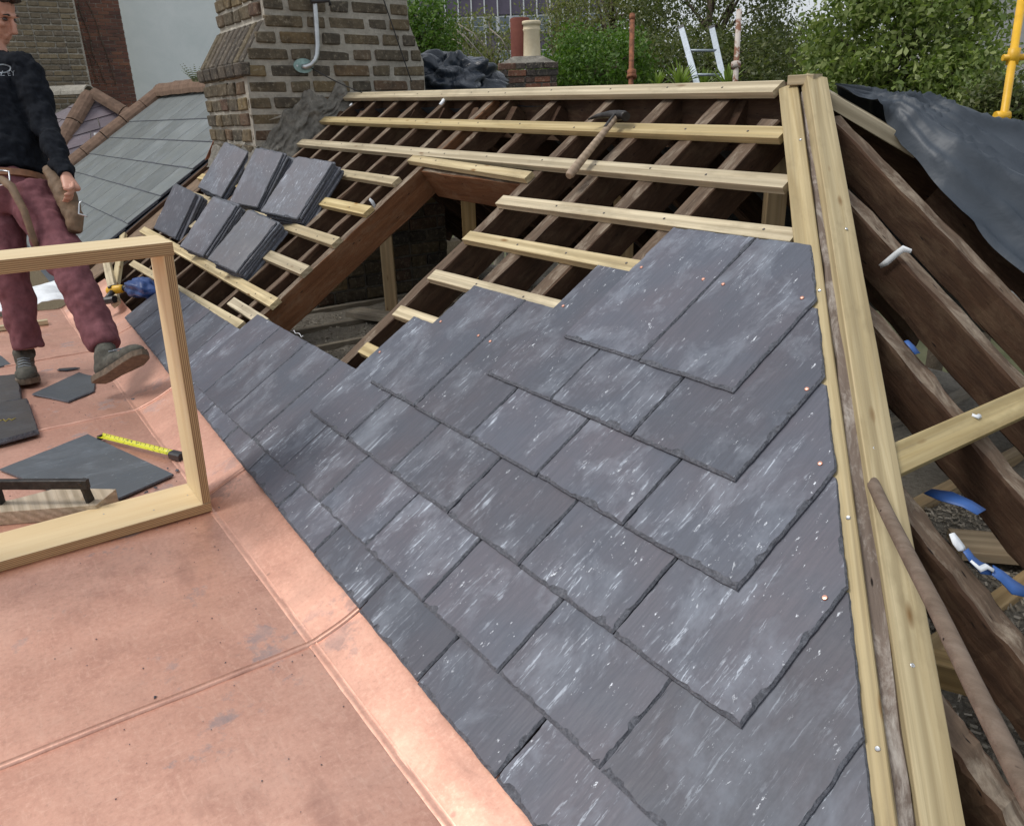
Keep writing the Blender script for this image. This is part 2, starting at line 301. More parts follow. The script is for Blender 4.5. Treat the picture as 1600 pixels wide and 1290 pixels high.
DARKL = leaf_mat('dark_leaf', (.06, .08, .028), (.10, .12, .044), (.16, .17, .07)); BRIGHTL = leaf_mat('bright_leaf', (.05, .11, .015), (.085, .16, .025), (.13, .2, .04)); SPIKE = leaf_mat('sword_leaf', (.11, .17, .03), (.17, .24, .05), (.24, .3, .08))
BARK = rough_mat('bark', (.07, .055, .04), (.16, .13, .10), 20); BIRCHBARK = rough_mat('birch_bark', (.2, .17, .13), (.42, .38, .32), 15)
SKIN = plain('skin', (.52, .27, .19), .5, 0, .12, 30, .1); HAIR = plain('dark_hair', (.03, .02, .015), .55, 0, .5, 90, .6)
JUMPER = plain('black_jumper', (.0105, .0125, .017), .95, 0, .3, 60, .3, .12); TROUSER = plain('maroon_trousers', (.17, .07, .08), .9, 0, .22, 35, .3, .15)
SHOE = plain('grey_suede_shoe', (.075, .072, .058), .85, 0, .4, 40, .4); SOLE = plain('brown_shoe_sole', (.13, .095, .065), .8, 0, .4, 50, .5); CANVAS = plain('brown_leather_pouch', (.17, .11, .065), .75, 0, .3, 25, .4)
LEATHER = plain('tan_leather', (.21, .095, .045), .6, 0, .25, 25, .3); GREYPRINT = plain('grey_print', (.22, .25, .28), .6)
TAPE = NT('yellow_tape', .4); co = TAPE.tc.outputs['Object']; fx = TAPE.math('FRACT', TAPE.math('MULTIPLY', TAPE.sep(co, 0), 40.0)); tick = TAPE.math('MULTIPLY', TAPE.math('LESS_THAN', fx, .12), TAPE.math('GREATER_THAN', TAPE.sep(co, 1), .004))
scr = TAPE.ramp(TAPE.noise(TAPE.co((60, 160, 1), shift=False), 1, 2), [(.60, 0), (.62, 1)]); TAPE.color(TAPE.mix(TAPE.math('MAXIMUM', tick, TAPE.math('MULTIPLY', scr, .8)), (.62, .60, .02), (.05, .05, .01))); TAPE = TAPE.m
GLASS = NT('window_glass', .08, spec=.8).color((.10, .135, .16)).m; SPAN = plain('purple_spandrel_panel', (.115, .095, .14), .5, 0, .08, 3); WFRAME = plain('white_window_frame', (.68, .7, .72), .5, 0, .05); GREYCLAD = plain('grey_cladding', (.24, .25, .26), .6, 0, .1)
BLUEGL = NT('blue_window_glass', .1, spec=.8).color((.12, .25, .38)).m
TEAL = plain('verdigris_plate', (.27, .40, .38), .6, .2, .3, 30); GALV = plain('galvanised_tube', (.5, .52, .53), .35, .9, .15); CABLE = plain('black_cable', (.012, .012, .013), .5)
BROWNPOLE = oldwood('weathered_pole', (.12, .088, .066), (.2, .15, .115), (.28, .23, .19), .35)

# ================================================================== SETTING: ground, house body, attic floor
g = grid('ground', lambda a, b: (-220+440*a, -150+450*b, -6.0), 4, 4, GROUND); tag(g, kind='structure')
def box(name, lo, hi, mat, parent=None):
    x0, y0, z0 = lo; x1, y1, z1 = hi; O = Vector(((x0+x1)/2, (y0+y1)/2, z0)); a, b, h = (x1-x0)/2, (y1-y0)/2, z1-z0
    vs = [(-a, -b, 0), (a, -b, 0), (a, b, 0), (-a, b, 0), (-a, -b, h), (a, -b, h), (a, b, h), (-a, b, h)]
    return mesh(name, vs, [(3, 2, 1, 0), (4, 5, 6, 7), (0, 1, 5, 4), (1, 2, 6, 5), (2, 3, 7, 6), (3, 0, 4, 7)], mat, parent, Matrix.Translation(O))
tag(box('house_wall', (-5.0, -3.2, -6), (1.62, 3.45, -.235), MORTAR), 'masonry body of the house under the roof being slated', 'building')
FZ = -.15
def attic(a, b):
    x, y = -4.9+6.5*a, .12+3.25*b
    return (x, y, FZ+.018*fbm((x*5, y*5, 0)))
tag(grid('attic_floor', attic, 130, 65, INSUL, solid=0), kind='structure')
# loose straw-like insulation chips lying on it
vs = []; fs = []
def chips(n, x0, x1, y0, y1, s0, s1):
    for i in range(n):
        x, y = random.uniform(x0, x1), random.uniform(y0, y1); c = Vector((x, y, FZ+.018*fbm((x*5, y*5, 0))+random.uniform(.002, .012)))
        a = Vector((random.gauss(0, 1), random.gauss(0, 1), random.gauss(0, .35))).normalized(); b = a.orthogonal().normalized(); L, W = random.uniform(s0, s1), random.uniform(.0015, .0035)
        k = len(vs); vs.extend([c-a*L-b*W, c+a*L-b*W, c+a*L+b*W, c-a*L+b*W]); fs.append((k, k+1, k+2, k+3))
chips(12000, .5, 1.58, .45, 2.2, .004, .012); chips(5000, -3.4, -.9, .7, 2.4, .004, .010)
CHIP = NT('insulation_chip', .9, spec=.1); gg = CHIP.n.new('ShaderNodeNewGeometry'); CHIP.color(CHIP.ramp(gg.outputs['Random Per Island'], [(0, (.2, .175, .14)), (.5, (.34, .305, .245)), (1, (.52, .47, .39))]))
tag(mesh('loose_insulation', vs, fs, CHIP.m), 'loose brown straw-like insulation lying between the attic joists', 'insulation', kind='stuff')

# ------------------------------------------------------------------ copper flat roof
CZ = -.018; FOLD = -.043
cop = thing('flat_roof', None, None, (0, -1, CZ), kind='structure')
SEAMS = [-4.35, -3.0, -1.86, -.815, .12, 1.1, 2.6]
def lipY(x): return .055+.012*math.sin(x*3.1)+.008*math.sin(x*9+1)
def eave_v(u): return .086-.034*u if u > -1.5 else .137+.036*(-1.5-u)
def copper_pt(x, t):
    """t: 0 far from the slates .. .8 fold .. 1 top of the upstand"""
    if t < .8:
        y = -3.0+(FOLD+3.0)*(t/.8)**.6; z = CZ
    else:
        k = (t-.8)/.2; P = rp(x, eave_v(x)+.05, -.034)
        y = FOLD+(P.y-FOLD)*k; z = CZ+(P.z-CZ)*k
        z += .007*fbm((x*2.2, k*1.2, 9), 2)*math.sin(math.pi*min(k, 1))
    far = max(0, min(1, (-2.6-x)/1.0)); z += far*.02*fbm((x*2.5, y*2.5, 5))
    return Vector((x, y, z+.0035*fbm((x*2.2, y*2.2, 1))+.0018*fbm((x*7, y*7, 4))))
for i in range(len(SEAMS)-1):
    x0, x1 = SEAMS[i]+.002, SEAMS[i+1]-.002
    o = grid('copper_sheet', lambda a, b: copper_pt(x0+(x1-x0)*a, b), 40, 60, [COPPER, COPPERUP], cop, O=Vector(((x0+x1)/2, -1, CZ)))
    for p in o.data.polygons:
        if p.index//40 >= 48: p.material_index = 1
    for e in o.data.edges:
        if all(v//41 == 48 for v in e.vertices): e.use_edge_sharp = True
    # the dressed crease at the foot of the upstand
    def fold(a, b):
        p = copper_pt(x0+(x1-x0)*a, .8); k = [(-.010, .0006), (-.003, .0042), (.004, .0016), (.009, .005)][round(b*3)]; return p+Vector((0, k[0], k[1]+.0012*fbm((a*14, b, 3))))
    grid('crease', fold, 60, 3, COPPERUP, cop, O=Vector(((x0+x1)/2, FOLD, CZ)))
for sx in SEAMS[1:-1]:
    def seam(a, b):
        p = copper_pt(sx+.002*math.sin(b*9), b*.995); k = [(-.011, .0008), (-.0085, .0045), (.002, .0058), (.0065, .0052), (.0085, .0004)][round(a*4)]
        return p+Vector((k[0], 0, k[1]))
    grid('seam', seam, 4, 70, COPPER, cop, O=Vector((sx, -1, CZ)))
# debris on the copper: slate chips
SH = ['broken slate chip beside the foot of the stepping man', 'grey slate flake on the copper below the lifted shoe', 'flat oval slate chip by the bottom corner of the plywood frame', 'crumb of slate beside the big slate lozenge', 'small pointed slate shard behind the trimmed slate']
def shard(name, label, px, size, seed, n=6, ratio=.6, rot=0, group='slate chips on the copper', dz=.004):
    rnd = random.Random(seed); c = atz(*px, CZ+dz); pts = []
    for k in range(n):
        a = 2*math.pi*(k+rnd.uniform(-.25, .25))/n; pts.append((size*math.cos(a)*rnd.uniform(.8, 1.1), size*ratio*math.sin(a)*rnd.uniform(.75, 1.1)))
    v, f, mi = chip_poly(pts, .005, [.004]*n, .012, .0006, seed)
    o = mesh(name, v, f, [DKSLATE, SLEDGE], None, Matrix.Translation(c) @ Matrix.Rotation(rot, 4, 'Z'), mi=mi); return tag(o, label, 'slate chip', group)
shard('slate_chip', 'flat oval slate chip by the bottom corner of the plywood frame', (345, 794), .013, 1, 8, .7)
shard('slate_chip', 'pointed sliver of slate just behind the trimmed slate near the shoes', (105, 577), .06, 2, 5, .4, 1.0)
for k, (px, sz) in enumerate([((209, 601), .02), ((213, 611), .012), ((218, 616), .014), ((224, 619), .02), ((209, 624), .014), ((216, 622), .009)]):
    shard('slate_chip', 'one of the tiny slate crumbs right of the lifted shoe', px, sz, 10+k, 5, .6, k, 'slate crumbs by the lifted shoe')
for k, (px, sz) in enumerate([((277, 735), .011), ((243, 762), .008), ((229, 769), .009), ((262, 732), .006)]):
    shard('slate_chip', 'one of the slate crumbs between the big lozenge slate and the frame', px, sz, 20+k, 5, .6, k, 'slate crumbs inside the frame')

# grit, slate dust and crumbs trodden over the copper
vs = []; fs = []
for i in range(230):
    x = random.uniform(-3.2, .9); y = FOLD-abs(random.gauss(0, .4))-.004; s_ = random.uniform(.0009, .003)*(1 if random.random() < .93 else 2); c = Vector((x, y, copper_pt(x, .8*((y+3.0)/(FOLD+3.0))**(1/.6)).z+.0015))
    a_ = random.uniform(0, 6.3); k0 = len(vs); vs += [c+Vector((s_*math.cos(a_+j*2.1)*random.uniform(.6, 1.3), s_*math.sin(a_+j*2.1), 0)) for j in range(3)]+[c+Vector((0, 0, s_*.7))]
    fs += [(k0, k0+1, k0+3), (k0+1, k0+2, k0+3), (k0+2, k0, k0+3)]
tag(mesh('slate_grit', vs, fs, SLEDGE), 'slate grit and crumbs scattered over the copper', 'grit', kind='stuff')

# ================================================================== THE HIP ROOF BEING SLATED
roof = thing('hip_roof', 'half-slated hip roof with bare rafters, pine battens and new blue-grey slates', 'roof', (-1.5, .9, 0))
RT_N, BT_N = -.055, -.030          # rafter tops, batten tops (slate tails lie at 0)
HIP = lambda v: .617-.753*(v-1.24)  # where the hip cuts the slates
# --- rafters of the main slope: (u, v0, v1)
for u, v0, v1 in [(-4.75, .2, 2.26), (-4.42, .2, 2.26), (-4.1, .2, 2.26), (-3.85, .2, 1.5), (-3.58, .2, 2.27), (-3.27, .2, 2.26), (-2.96, .2, 2.25), (-2.66, .2, 2.24), (-2.35, .2, 2.23), (-2.05, .2, 2.22), (-1.70, 1.70, 2.2), (-1.34, 1.70, 2.19), (-.60, .1, 2.17), (-.33, .1, 2.16), (-.06, .1, 2.0), (.29, .1, 1.52), (.6, .1, 1.1), (.9, .1, .72)]:
    w_ = .05 if u < -1.2 else .068
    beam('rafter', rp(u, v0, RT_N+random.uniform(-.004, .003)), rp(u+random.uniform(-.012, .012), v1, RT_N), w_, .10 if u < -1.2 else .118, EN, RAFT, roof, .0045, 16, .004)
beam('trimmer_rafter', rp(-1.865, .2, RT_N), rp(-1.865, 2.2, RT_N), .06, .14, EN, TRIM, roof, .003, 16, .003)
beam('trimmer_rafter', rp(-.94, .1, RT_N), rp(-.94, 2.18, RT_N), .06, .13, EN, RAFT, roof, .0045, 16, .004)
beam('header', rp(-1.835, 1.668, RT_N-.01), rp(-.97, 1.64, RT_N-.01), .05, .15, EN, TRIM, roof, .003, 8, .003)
# ridge board and the back slope's rafters
beam('ridge_board', rp(-5.0, 2.36, -.045)+Vector((0, .02, .0)), rp(-.02, 2.155, -.03)+Vector((0, .03, .0)), .035, .22, Vector((0, 0, 1)), RAFT[0], roof, .003, 16)
YR, ZR = APEX.y, APEX.z
for X in np.arange(-4.7, -.1, .34):
    zt = ZR-.06+.03*(-X/4); beam('back_rafter', Vector((X, YR+.06, zt)), Vector((X, YR+1.5, zt-1.05)), .05, .11, Vector((0, .6, .8)), RAFT, roof, .004, 8, .004)
# --- battens: (u0, v0, u1, v1) run along the middle of the top face
BW, BH = .05, .025
RAFTU = [-3.58, -3.27, -2.96, -2.66, -2.35, -2.05, -1.865, -1.70, -1.34, -.94, -.60, -.33, -.06, .29]
def disc(name, r, h, mat, n=9, dome=.4):
    vs = [(r*math.cos(2*math.pi*k/n), r*math.sin(2*math.pi*k/n), 0) for k in range(n)]+[(r*.8*math.cos(2*math.pi*k/n), r*.8*math.sin(2*math.pi*k/n), h) for k in range(n)]+[(0, 0, h*(1+dome))]
    fs = [(k, (k+1) % n, n+(k+1) % n, n+k) for k in range(n)]+[(n+k, n+(k+1) % n, 2*n) for k in range(n)]
    me = bpy.data.meshes.new(name); me.from_pydata(vs, [], fs); me.materials.append(mat); return bpy.data.objects.new(name, me)
DARKNAIL = plain('dark_steel_nail', (.12, .11, .10), .5, .6, .3); BNAIL = disc('nail', .0042, .001, DARKNAIL, 8)
def batten(u0, v0, u1, v1, n=BT_N, wd=BW, skew=0):
    o = beam('batten', rp(u0, v0, n), rp(u1, v1, n), wd, BH, EN, PINE, roof, .0006, 6, .0015, skew)
    for u in RAFTU:
        if u0+.02 < u < u1-.02 and (u < -1.8 or u > -1 or v0 > 1.66):
            k = (u-u0)/(u1-u0); dup(BNAIL, frame(rp(u+random.uniform(-.01, .01), v0+(v1-v0)*k+random.uniform(-.01, .01), n+.0006), EU, EN), o)
    return o
batten(-3.79, 2.275, -.095, 2.122, BT_N+.012, .062); batten(-3.73, 2.03, .073, 1.903, wd=.056); batten(-3.67, 1.79, .237, 1.688, wd=.056)
batten(-1.975, 1.692, -.92, 1.632, BT_N+.002, .045); batten(-.95, 1.487, .395, 1.488); batten(-.93, 1.28, 0, 1.288); batten(-.90, 1.068, -.15, 1.08); batten(-.89, .875, -.58, .88); batten(-.87, .688, -.74, .688)
batten(-4.9, 1.60, -1.885, 1.528, wd=.052); batten(-4.9, 1.35, -1.85, 1.315, wd=.058); batten(-4.9, 1.165, -1.835, 1.096, wd=.056); batten(-4.2, .935, -1.83, .898, wd=.06); batten(-4.8, .745, -1.80, .69, wd=.056); batten(-2.22, .598, -1.7, .588, wd=.048); batten(-4.2, .49, -1.88, .522, wd=.045)
# --- hip: old hip rafter with a new pine board on either side
HA, HB = rp(-.045, 2.13, .0), rp(1.36, .275, .0); HD = (HB-HA).normalized(); HUP = Vector((.5, -.45, .75)); HUP = (HUP-HD*HUP.dot(HD)).normalized(); HS = HUP.cross(HD)  # HS points to the slates
if HS.y > 0: HS = -HS
HS = HS.normalized()
h0, h1 = APEX+Vector((-.01, -.015, -.005)), rp(1.42, .27, 0)
h1 = h0+(Vector((1.335, .43, .17))-h0)*1.12
# measured centre lines on the two slopes
a0, a1 = rp(-.070, 2.135, BT_N+.004), rp(1.265, .391, BT_N+.004); a1 = a0+(a1-a0)*1.12
c0, c1 = rr(.010, 1.80, .02), rr(1.303, .421, .022); c1 = c0+(c1-c0)*1.12
b0 = rp(.014, 2.116, -.036); b1 = b0+(rp(1.298, .409, -.048)-b0)*1.12
beam('hip_board', a0, a1, .058, .03, EN, PINE, roof, .0006, 10, .002)
beam('hip_rafter', b0, b1, .032, .17, (EN+NR).normalized(), HIPOLD, roof, .003, 30, .004)
beam('hip_board', c0, c1, .066, .045, NR*.75+EN*.25, PINE, roof, .0006, 10, .002)
def onhip(x, y, n=.045): d = ray(x, y); return CAM+d*((NR.dot(APEX)+n-NR.dot(CAM))/NR.dot(d))
# far hip board and its ridge end
beam('hip_board', onhip(1287, 136, .016), onhip(1440, 226, .016), .06, .04, (NR+Vector((0, .3, .3))).normalized(), PINE, roof, .0006, 6, .002)
beam('hip_rafter', APEX+Vector((.02, .06, -.03)), APEX+Vector((1.2, 1.35, -.95)), .05, .16, NR, RAFT, roof, .004, 12, .004)
beam('ridge_block', APEX+Vector((-.06, .03, .012)), APEX+Vector((.03, .035, .012)), .05, .03, Vector((0, 0, 1)), PINE, roof)
# --- rafters of the hip end (run down towards +X)
for Y, X0, X1, dp in [(1.765, .06, 1.5, .10), (1.495, .23, 1.5, .105), (1.19, .55, 1.5, .10), (.845, .86, 1.5, .095), (.585, 1.09, 1.5, .085), (2.05, .3, 1.5, .1), (2.35, .55, 1.5, .1)]:
    beam('rafter', rr(X0+.07, Y, -.012), rr(X1, Y+random.uniform(-.01, .01), -.012), .062, dp, NR, RAFT, roof, .0035, 26, .005)
beam('batten', rr(.93, .84, .018), rr(.935, 1.9, .018), .06, .028, NR, PINE, roof, .0006, 6, .0015)
# --- posts, struts and joists inside the roof space
for x, y, z0, z1, w_ in [(-3.25, 1.86, FZ, .95, .085), (-2.72, 2.2, FZ, .86, .09), (-1.38, 2.3, FZ, .8, .1), (-.16, 1.9, FZ, 1.0, .07)]:
    beam('post', Vector((x, y, z1)), Vector((x, y, z0)), w_, .05, Vector((.77, -.5, 0)), POST, roof, .0006, 4)
for X in (-4.0, -3.55, -3.1, -2.65, -2.2, -1.75, -1.3, -.85, -.4, .05, .5, .92, 1.3):
    beam('joist', Vector((X, .15, FZ+.03)), Vector((X, 3.2, FZ+.03)), .05, .1, Vector((0, 0, 1)), GREYJ if X < .3 else POST, roof, .002, 8)
beam('plank', Vector((-3.2, 1.55, FZ+.07)), Vector((-2.2, 2.0, FZ+.06)), .14, .035, Vector((0, 0, 1)), GREYJ, roof, .002, 6)
beam('plank', Vector((.72, 1.7, FZ+.06)), Vector((1.3, 2.25, FZ+.05)), .14, .03, Vector((0, 0, 1)), POST, roof, .001, 4)
beam('strut', Vector((.7, .95, FZ+.1)), Vector((1.45, 1.12, FZ+.22)), .06, .06, Vector((0, 0, 1)), POST, roof, .001, 4)
# --- slates: courses of 300 x 487 mm slates, gauge 193.5 mm
GA, SL, ST = .1935, .487, .0075
TILT = math.atan(.0094/GA)
def clip_hip(poly):
    """keep u <= HIP(v)+lap ; poly in roof u,v"""
    out = []; f = lambda p: HIP(p[1])+.012-p[0]
    for i in range(len(poly)):
        a, b = poly[i], poly[(i+1) % len(poly)]; fa, fb = f(a), f(b)
        if fa >= 0: out.append(a)
        if fa*fb < 0:
            t = fa/(fa-fb); out.append((a[0]+(b[0]-a[0])*t, a[1]+(b[1]-a[1])*t))
    return out
def slate(u0, u1, vt, vh, seed, nails=(), tl=(0, 0)):
    rnd = random.Random(seed); gap = .0024; c = ((u0+u1)/2, vt)
    poly = clip_hip([(u0+gap, vt+tl[0]+rnd.uniform(-.0025, .0025)), (u1-gap, vt+tl[1]+rnd.uniform(-.0025, .0025)), (u1-gap, vh), (u0+gap, vh)])
    if len(poly) < 3: return
    loc = [(a-c[0], b-c[1]) for a, b in poly]; ins = []
    for i in range(len(loc)):
        a, b = poly[i], poly[(i+1) % len(poly)]; d = (b[0]-a[0], b[1]-a[1])
        if abs(d[1]) < .02: ins.append(.0095 if abs(a[1]-vt) < .05 else .003)        # tail is dressed, head is not
        elif abs(d[0]) < .02: ins.append(.0062 if d[1] > 0 else .003)
        else: ins.append(.004)
    v, f, mi = chip_poly(loc, ST*rnd.uniform(.88, 1.05), ins, .0085, .0016, seed)
    M = frame(rp(c[0], c[1], -ST+.0005+rnd.uniform(-.0006, .0012)), EU, EN) @ Matrix.Rotation(-TILT, 4, 'X') @ Matrix.Rotation(rnd.uniform(-.0022, .0022), 4, 'Z')
    o = mesh('slate', v, f, [SLATE, SLEDGE], roof, M, mi=mi)
    for (nu, nv) in nails:
        q = M @ Vector((nu-c[0], nv-c[1], ST+.001)); n_ = dup(NAILH, frame(q, EU, EN) @ Matrix.Rotation(rnd.uniform(0, 3), 4, 'Z'), o)
NAILH = disc('nail', .0052, .0018, NAIL); SCREWH = disc('screw', .0042, .0012, STEEL, 10, -.8)
COURSES = {0: (-21, 9), 1: (-12, 8), 2: (-5, 7), 3: (-4, 6), 4: (-1, 5), 5: (0, 4)}
for k, (n0, n1) in COURSES.items():
    for n in range(n0, n1, 2):
        u0, u1 = .15*n, .15*(n+2); vt = GA*k if k else eave_v((u0+u1)/2)
        vh = vt+SL
        if k == 0: vh = .50
        if k == 1 and n < 0: vh = .602
        u1x = u1; tl = (eave_v(u0)-vt, eave_v(u1)-vt) if k == 0 else (0, 0)
        nails = []
        if k >= 2:
            for nu in (u0+.035, u1-.035):
                nv = vt+.305+random.uniform(-.008, .008)
                nv = min(nv, vt+.305) if nu < HIP(nv)-.02 else None
                if nv is None:
                    nv = vt+.26; nu = HIP(nv)-.035
                nxt = COURSES.get(k+1)
                cov = nxt and nv > GA*(k+1) and .15*nxt[0]-.005 < nu < .15*nxt[1]+.005
                if not cov and nu > u0: nails.append((nu, nv))
        slate(u0, u1x, vt, vh, 100*k+n, nails, tl)
# the narrow under-slates that show at the hip below each right-hand slate
for k in range(0, 6):
    n1 = COURSES[k][1]; u0 = .15*n1; vt = (GA*k if k else .05)
    if k == 0: slate(u0, u0+.3, eave_v(u0+.15), .5, 901)
# screws in the hip boards
for t in (.1, .33, .52, .62, .80): dup(SCREWH, frame(c0+(c1-c0)*t+HS*random.uniform(-.02, .02)+NR*.001, HD, NR), roof)
for t in (.14, .42, .68, .845): dup(SCREWH, frame(a0+(a1-a0)*t+EN*.0008+EU*.022, HD, EN), roof)
# slates' white string at the edge of the opening
tag(tube('string', [rp(-1.32+.02*k, .602+.004*math.sin(k*2.2), .004+.01*abs(math.sin(k*1.3))) for k in range(7)], .0012, WHITE, None, 5), 'thin white string looped at the head of the slates beside the opening', 'string')

# ================================================================== TARPAULINS
TN = [onhip(1304, 132), onhip(1352, 152), onhip(1392, 180), onhip(1420, 214), onhip(1480, 285), onhip(1600, 396), rr(1.0, 1.95, .02), rr(1.35, 1.98, .0)]
TC = [onhip(1306, 130, .05), aty(1360, 137, 2.02), aty(1420, 140, 2.06), aty(1470, 150, 2.13), aty(1530, 172, 2.20), aty(1600, 206, 2.27), aty(1800, 320, 2.45), aty(2000, 450, 2.6)]
def pick(L, a):
    x = a*(len(L)-1); i = min(int(x), len(L)-2); return L[i].lerp(L[i+1], x-i)
def tarp_pt(a, b):
    """a: away from the apex along the far hip; b: 0 lower edge over the bare rafters, .6 crest, 1 down the rear slope"""
    nr, cr_ = pick(TN, a), pick(TC, a); bk = cr_+Vector((-.35, .75, -.62))
    if b < .6: k = b/.6; p = nr.lerp(cr_, k)+NR*.04*math.sin(math.pi*k)*min(1, 3*a)
    else: k = (b-.6)/.4; p = cr_.lerp(bk, k)+Vector((0, 0, .06*math.sin(math.pi*k)))
    g = min(1, a*4); q = b*11+1.6*fbm((a*2.5, b*1.5, 3), 2)-3.2*a
    f = .04*g*(1-2*abs(math.sin(q*.75))**.6)*(.6+.6*fbm((a*3, b*2, 8), 1))+.03*g*fbm((a*4, b*3.5, 2), 3)+.012*g*(1-2*abs(math.sin(2.3*q+4*a))**.5)
    return p+(NR*.8+Vector((0, -.3, .3)))*f
tp = grid('tarpaulin', tarp_pt, 90, 60, TARP, O=APEX); tag(tp, 'large dark grey tarpaulin draped over the far hip and rear slope at right', 'tarpaulin')
def back_tarp(a, b):
    X = -5+5.0*a; y = YR+.10+1.5*b; z = ZR-.02+.03*(1-a)-.70*(y-YR-.05); return Vector((X, y, z+.012*fbm((X*3, y*3, 6))))
bt = grid('back_slope_tarpaulin', back_tarp, 50, 16, TARP, O=Vector((-2.5, YR, ZR))); tag(bt, 'dark tarpaulin spread over the rear slope behind the ridge batten', 'tarpaulin')
def bundle(a, b):
    th_ = 2*math.pi*a; ph = math.pi*b*.98; r = 1.0+.45*fbm((2.2*math.cos(th_)*math.sin(ph), 2.2*math.sin(th_)*math.sin(ph), 2.2*math.cos(ph)+4), 2)
    r += .30*abs(math.sin(3.5*th_+3*fbm((math.cos(th_), math.sin(th_), b*2), 1)))*math.sin(ph)
    return Vector((.45*r*math.sin(ph)*math.cos(th_)*(1+.5*b), .62*r*math.sin(ph)*math.sin(th_)*(1+.8*b**3), .34*r*math.cos(ph)))
BC = atd(708, 128, 6.3)
q = grid('tarpaulin_bundle', lambda a, b: BC+Matrix.Rotation(.4, 3, 'Z') @ bundle(a, b)*.54, 110, 60, BAG, O=BC); tag(q, 'crumpled dark blue plastic sheet bundled up beside the big chimney', 'plastic sheet')

# ================================================================== LOOSE SLATE STACKS
from mathutils import Quaternion
STK = [(-4.026, 1.345, .833, (.286, .396, .064), 'by the chimney, upper row left', 8), (-3.26, 1.32, .855, (.303, .336, .183), 'in the middle of the upper row', 7), (-2.547, 1.297, .875, (.134, .338, .266), 'at the right of the upper row', 8),
       (-4.011, .922, .741, (.40, .50, .063), 'at the left of the lower row', 7), (-3.16, .894, .814, (.214, .314, .132), 'in the middle of the lower row', 7), (-2.488, .876, .771, (.098, .394, .147), 'at the right of the lower row', 7)]
RB = Matrix(((EU.x, EV.x, EN.x), (EU.y, EV.y, EN.y), (EU.z, EV.z, EN.z)))
ORD = ['topmost', 'second', 'third', 'fourth', 'fifth', 'sixth', 'seventh', 'eighth']
for si, (u, v, s, rv, where, n) in enumerate(STK):
    R3 = RB @ Quaternion(Vector(rv).normalized(), Vector(rv).length).to_matrix(); W_, L_ = .305*s, .44*s; base = rp(u, v, .075)
    for k in range(n):
        seed = 5000+si*50+k; rnd = random.Random(seed); t = .0085
        sh = [rnd.uniform(-.004, .004) for _ in range(4)]
        dw = rnd.uniform(-.008, .008); poly = [(-W_/2+sh[0], -L_/2+sh[1]), (W_/2+dw, -L_/2+sh[2]), (W_/2+dw, L_/2-.008), (W_/2-.010+dw, L_/2), (-W_/2+.012, L_/2+.004), (-W_/2+sh[0], L_/2-.008)]
        vv, ff, mi = chip_poly(poly, t*rnd.uniform(.75, .95), [.008, .006, .006, .008, .006, .006], .012, .0022, seed)
        p = base+R3 @ Vector((.006*k+rnd.uniform(-.006, .006), rnd.uniform(-.010, .010), -.0098*(k+1)))
        M = Matrix.Translation(p) @ R3.to_4x4() @ Matrix.Rotation(rnd.uniform(-.03, .03), 4, 'Z')
        o = mesh('loose_slate', vv, ff, [SLATE, SLEDGE], None, M, mi=mi)
        tag(o, f'{ORD[k]} slate down in the stack {where}', 'slate', 'new slates stacked on the battens')

# ================================================================== BRICK CHIMNEY AT THE RIDGE
def brick_mesh(l, h, d, seed):
    rnd = random.Random(seed); v = []
    for z in (0, h):
        for (a, b) in ((0, 0), (l, 0), (l, d), (0, d)): v.append((a+rnd.uniform(-.008, .008)*min(1, l*6), b+rnd.uniform(-.006, .006), z+rnd.uniform(-.005, .005)*min(1, h*14)))
    me = bpy.data.meshes.new('brick'); bm = bmesh.new(); vs = [bm.verts.new(x) for x in v]
    for f in ((3, 2, 1, 0), (4, 5, 6, 7), (0, 1, 5, 4), (1, 2, 6, 5), (2, 3, 7, 6), (3, 0, 4, 7)): bm.faces.new([vs[i] for i in f])
    bmesh.ops.bevel(bm, geom=bm.edges[:], offset=.007, segments=1, affect='EDGES'); bm.to_mesh(me); bm.free(); return me
def wall_bricks(parent, origin, xd, nrm, length, z0, z1, pitch, course, mat, joint=.014, depth=.05, lo=None, hi=None, lens=(.5, 1), maxn=290, flemish=True):
    """courses of separate bricks on a vertical face: xd along the face, nrm outward; lo/hi(z) trim the run"""
    cache = {}; cnt = 0; row = 0; z = z0
    while z < z1 and cnt < maxn:
        a = lo(z+course/2) if lo else 0; b = hi(z+course/2) if hi else length; s = a; k = row % 2; first = True
        while s < b-.03:
            l = pitch*(lens[k % 2] if flemish else 1); l = l*(.55 if (first and row % 2 and not flemish) else 1); e = min(s+l, b); first = False
            if b-e < .06: e = b
            ln = round(e-s-joint, 3)
            if ln > .02:
                key = (ln, random.randint(0, 4))
                if key not in cache:
                    me = brick_mesh(ln, course-joint, depth, hash(key) & 0xffff); me.materials.append(mat); cache[key] = me
                p = origin+xd*(s+joint/2)+nrm*(random.uniform(-.003, .011))+Vector((0, 0, z+joint/2))
                put(bpy.data.objects.new('brick', cache[key]), frame(p, xd, Vector((0, 0, 1))), parent); cnt += 1
            s = e; k += 1
        z += course; row += 1
XC = -3.8
ch = thing('brick_chimney', 'massive weathered stock-brick chimney with sloping shoulders rising beside the ridge', 'chimney', (-4.3, 1.85, .6))
prof = [(1.25, .55), (2.55, .55), (2.55, 1.475), (2.45, 1.73), (2.45, 2.6), (1.42, 2.6), (1.42, 1.73), (1.25, 1.475)]   # (Y, Z)
vs = [(XC-.005, y, z) for y, z in prof]+[(XC-.99, y, z) for y, z in prof]; n = len(prof)
fs = [tuple(range(n)), tuple(range(n, 2*n))[::-1]]+[(i, n+i, n+(i+1) % n, (i+1) % n) for i in range(n)]
O = Vector((-4.3, 1.85, .6)); mesh('mortar_core', [Vector(v)-O for v in vs], fs, MORTAR, ch, Matrix.Translation(O))
BC_ = .098
